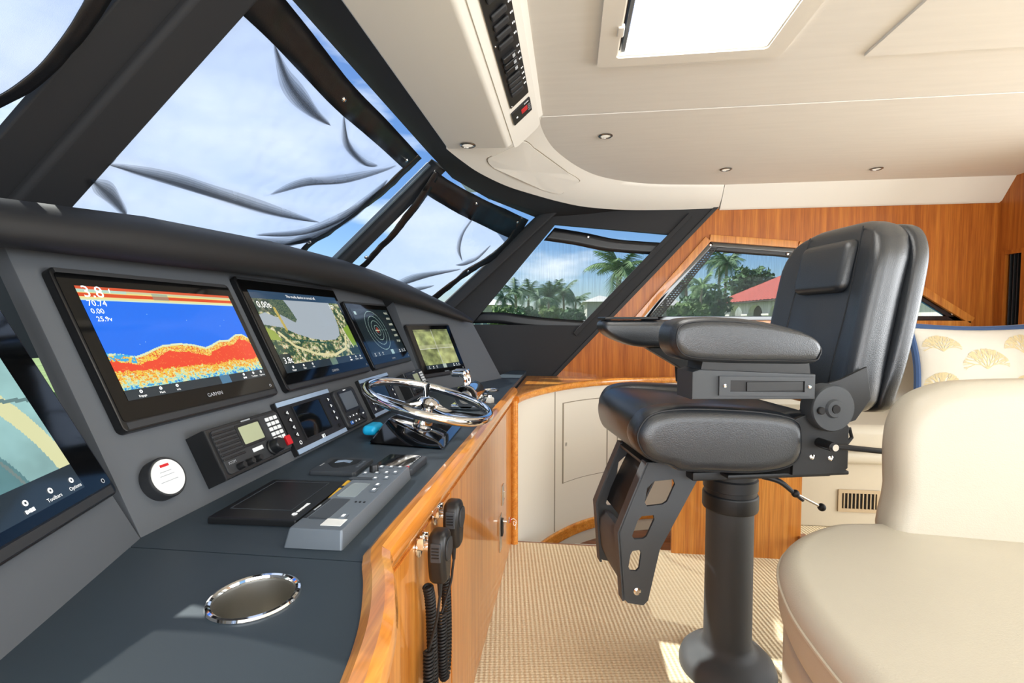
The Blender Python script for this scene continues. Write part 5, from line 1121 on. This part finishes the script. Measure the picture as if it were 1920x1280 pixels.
for i, (u, v, c, n_) in enumerate(((945, 556, 1.5, 'leftmost small palm of the row beyond the dash end'), (966, 548, 1.7, 'second palm from the left in the row beyond the dash end'), (992, 545, 1.9, 'third palm from the left in the row beyond the dash end'), (1012, 560, 1.5, 'short middle palm of the row beyond the dash end'), (1030, 555, 1.8, 'palm right of the middle in the row beyond the dash end'), (1056, 550, 1.7, 'tall right palm of the row beyond the dash end'), (1080, 562, 1.5, 'rightmost palm of the row beside the pale building'))):
    Yp = (34, 40, 46, 36, 43, 49, 54)[i]; palm(n_, u, v, Yp, c*Yp/36, 13, .15*(-1)**i, True, G1, .13)
palm('slender palm with a bright crown beside the gabled house', 1316, 535, 26, .95, 14, .1, group=G2, tr=.07)
palm('palm with a thick trunk just left of the bright slender palm', 1286, 531, 37, 1.45, 14, -.1, True, G2, .13)
palm('left of the two tall palms above the red tiled roof', 1350, 486, 60, 3.1, 15, .1, True, G2, .17)
palm('right of the two tall palms above the red tiled roof', 1364, 492, 50, 2.5, 15, .3, True, G2, .17)
palm('bare-looking palm trunk in front of the gabled house', 1247, 548, 22, .5, 10, 0, True, G2, .09)
def clump(name, label, catg, c, rad, n, m, sz, group=None):
    r = root(name, label, catg, (c[0], c[1], GZ), group=group); g = np.random.default_rng(int(abs(c[0]*31+c[1]*7)))
    d = g.normal(size=(n, 3)); d /= np.linalg.norm(d, axis=1)[:, None]; q = d*(g.random((n, 1))**.35)*np.array(rad)*(1+.18*np.sin(d[:, :1]*7+d[:, 2:]*5)); bm = B()
    for k in range(n):
        p = Vector(q[k])+Vector((0, 0, c[2]-GZ)); a = Vector(g.normal(size=3)).normalized()*sz; b = a.orthogonal().normalized()*sz*.5
        bm.faces.new([bm.verts.new(v) for v in (p-a, p+b, p+a, p-b)])
    lf = emit('foliage', bm, m, r); lf['kind'] = 'stuff'
    bm = B(); tube(bm, [(0, 0, 0), (0, 0, max(.3, c[2]-GZ-rad[2]*.3))], .12, 7); emit('stem', bm, 'trunk', r); return r
p = onY(1405, 536, 46); clump('broadleaf_tree', 'round dark broadleaf tree above the red tiled roof', 'tree', p, (2.0, 1.6, 1.7), 1500, 'leafy', .28)
p = onY(1322, 580, 30); clump('hedge_bush', 'dense green bush left of the arched white house', 'bush', p, (1.35, 1.2, 1.5), 1500, 'leafy', .2)
p = onY(1288, 592, 24); clump('hedge_bush', 'lower green bush below the two small palms', 'bush', p, (.9, .8, .65), 900, 'leafy_light', .18)
for i, (u, l_) in enumerate(((940, 'yellowish bush at the left foot of the palm row'), (985, 'green bush under the third palm of the row'), (1030, 'green bush under the middle of the palm row'), (1072, 'green bush at the right foot of the palm row'))):
    p = onY(u, 598, (29, 26, 30, 28)[i]); clump('hedge_bush', l_, 'bush', p, ((1.0, .7, .75), (.7, .6, .65))[i % 2], 700, 'leafy_light' if i % 2 == 0 else 'leafy', .18, 'bushes under the palm row')
# white arched house with red tile roof (its long side recedes from the camera)
A0, A1 = Vector((13.35, 43.5, 0)), Vector((15.2, 20.0, 0)); ah = root('arcade_house', 'white arcaded house with a red tiled roof behind the helm chair', 'house', (13.35, 43.5, GZ)); e1 = (A1-A0).normalized(); LH = (A1-A0).length
nh = Vector((e1.y, -e1.x, 0)); nh = nh if nh.x < 0 else -nh
EV = 2.62-1.15+EYE.z; ev = EV-GZ
FH = frame(Vector((13.35, 43.5, GZ)), e1, (0, 0, 1)); FHn = FH.to_3x3() @ Vector((0, 0, 1)); sgn = 1 if FHn.dot(nh) > 0 else -1
arches = []; x = 1.3
while x+2.6 < LH:
    arches.append([(x, .05), (x+2.3, .05)]+[(x+1.15+1.15*math.cos(a), ev-1.0+.68*math.sin(a)) for a in [PI*i/12 for i in range(13)]]); x += 3.35
bm = B(); flat(bm, [(0, 0), (LH, 0), (LH, ev), (0, ev)], arches, -.2, .2, FH.inverted() @ FH); bm.transform(Matrix.Identity(4)); o = emit('arcade_wall', bm, 'stucco', ah); o.matrix_basis = T(*(-ah.location)) @ FH
for i, a in enumerate(arches):
    bm = B(); box(bm, (a[0][0]-.5, ev-1.06, sgn*.05), (1.1, .16, .5), .03); o = emit('column_capital', bm, 'stucco', ah); o.matrix_basis = T(*(-ah.location)) @ FH
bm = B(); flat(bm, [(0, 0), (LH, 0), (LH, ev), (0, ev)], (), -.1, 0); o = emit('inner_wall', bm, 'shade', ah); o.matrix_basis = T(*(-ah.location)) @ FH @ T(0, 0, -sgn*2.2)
bm = B(); nT = 46
def rf(s, t):     # roof slope: eave to ridge with tile rolls
    xx = -.8+s*(LH+1.6); k = 1-.0*t; hip = max(0, .0)
    xs = max(xx, -.8+t*4.6); return Vector((xs, ev-.08+t*2.6+.05*abs(math.sin(s*PI*nT)), sgn*(.95-t*4.9)))
gridsurf(bm, nT*4, 10, rf); o = emit('tile_roof', bm, 'roof_tile', ah, ang=60); o.matrix_basis = T(*(-ah.location)) @ FH; o.data.materials[0] = MATS['roof_tile']
bm = B(); gridsurf(bm, 20, 10, lambda s, t: Vector((-.8+t*4.6, ev-.08+t*2.6+.05*abs(math.sin(s*PI*9)), sgn*((.95-t*4.9)*(1-s)+s*(-9+t*4.0))))); o = emit('tile_roof_end', bm, 'roof_tile', ah); o.matrix_basis = T(*(-ah.location)) @ FH
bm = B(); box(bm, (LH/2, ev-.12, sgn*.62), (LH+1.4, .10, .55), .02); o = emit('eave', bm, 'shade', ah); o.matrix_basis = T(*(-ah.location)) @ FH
def house(label, u0, u1, ve, vr, Y, wallm, roofm, wins=0, ridge=.5, depth=6, group=None):
    a, b = onY(u0, ve, Y), onY(u1, ve, Y); rz = onY((u0+u1)/2, vr, Y).z; c = (a+b)/2; r = root('far_house', label, 'house', (c.x, Y, GZ), group=group); W_ = b.x-a.x; h = a.z-GZ; hr = rz-GZ
    bm = B(); box(bm, (0, depth/2, h/2), (W_*.94, depth, h), .02); emit('wall', bm, wallm, r)
    bm = B(); x0 = -W_/2+W_*ridge
    loft(bm, [[(-W_/2-.2, -.5, h), (x0, 1.2, hr), (W_/2+.2, -.5, h)], [(-W_/2-.2, depth+.5, h), (x0, depth-1.2, hr), (W_/2+.2, depth+.5, h)]]); emit('roof', bm, roofm, r)
    for i in range(wins):
        x = -W_*.40+W_*.8*(i+.5)/wins; bm = B(); box(bm, (x, -.03, h*.62), (W_*.8/wins*.86, .06, h*.36), .01); wd = emit('window', bm, 'white', r)
        bm = B(); box(bm, (x, -.07, h*.62), (W_*.8/wins*.72, .03, h*.31)); emit('pane', bm, 'house_glass', wd)
    return r
house('long low house with a pale hipped roof at the left of the slanted side window', 862, 962, 572, 557, 48, 'stucco_grey', 'roof_white', 5)
house('pale building with white-framed windows right of the palm row', 1098, 1190, 566, 552, 30, 'stucco_grey', 'roof_grey', 4, .3)
house('small pink garden building below the pale building', 1082, 1130, 602, 600, 22, 'pink_wall', 'roof_white', 1, depth=2.2)
house('grey gabled house at the lower left of the wood-framed side window', 1196, 1284, 573, 548, 36, 'stucco', 'roof_grey', 0, .5)
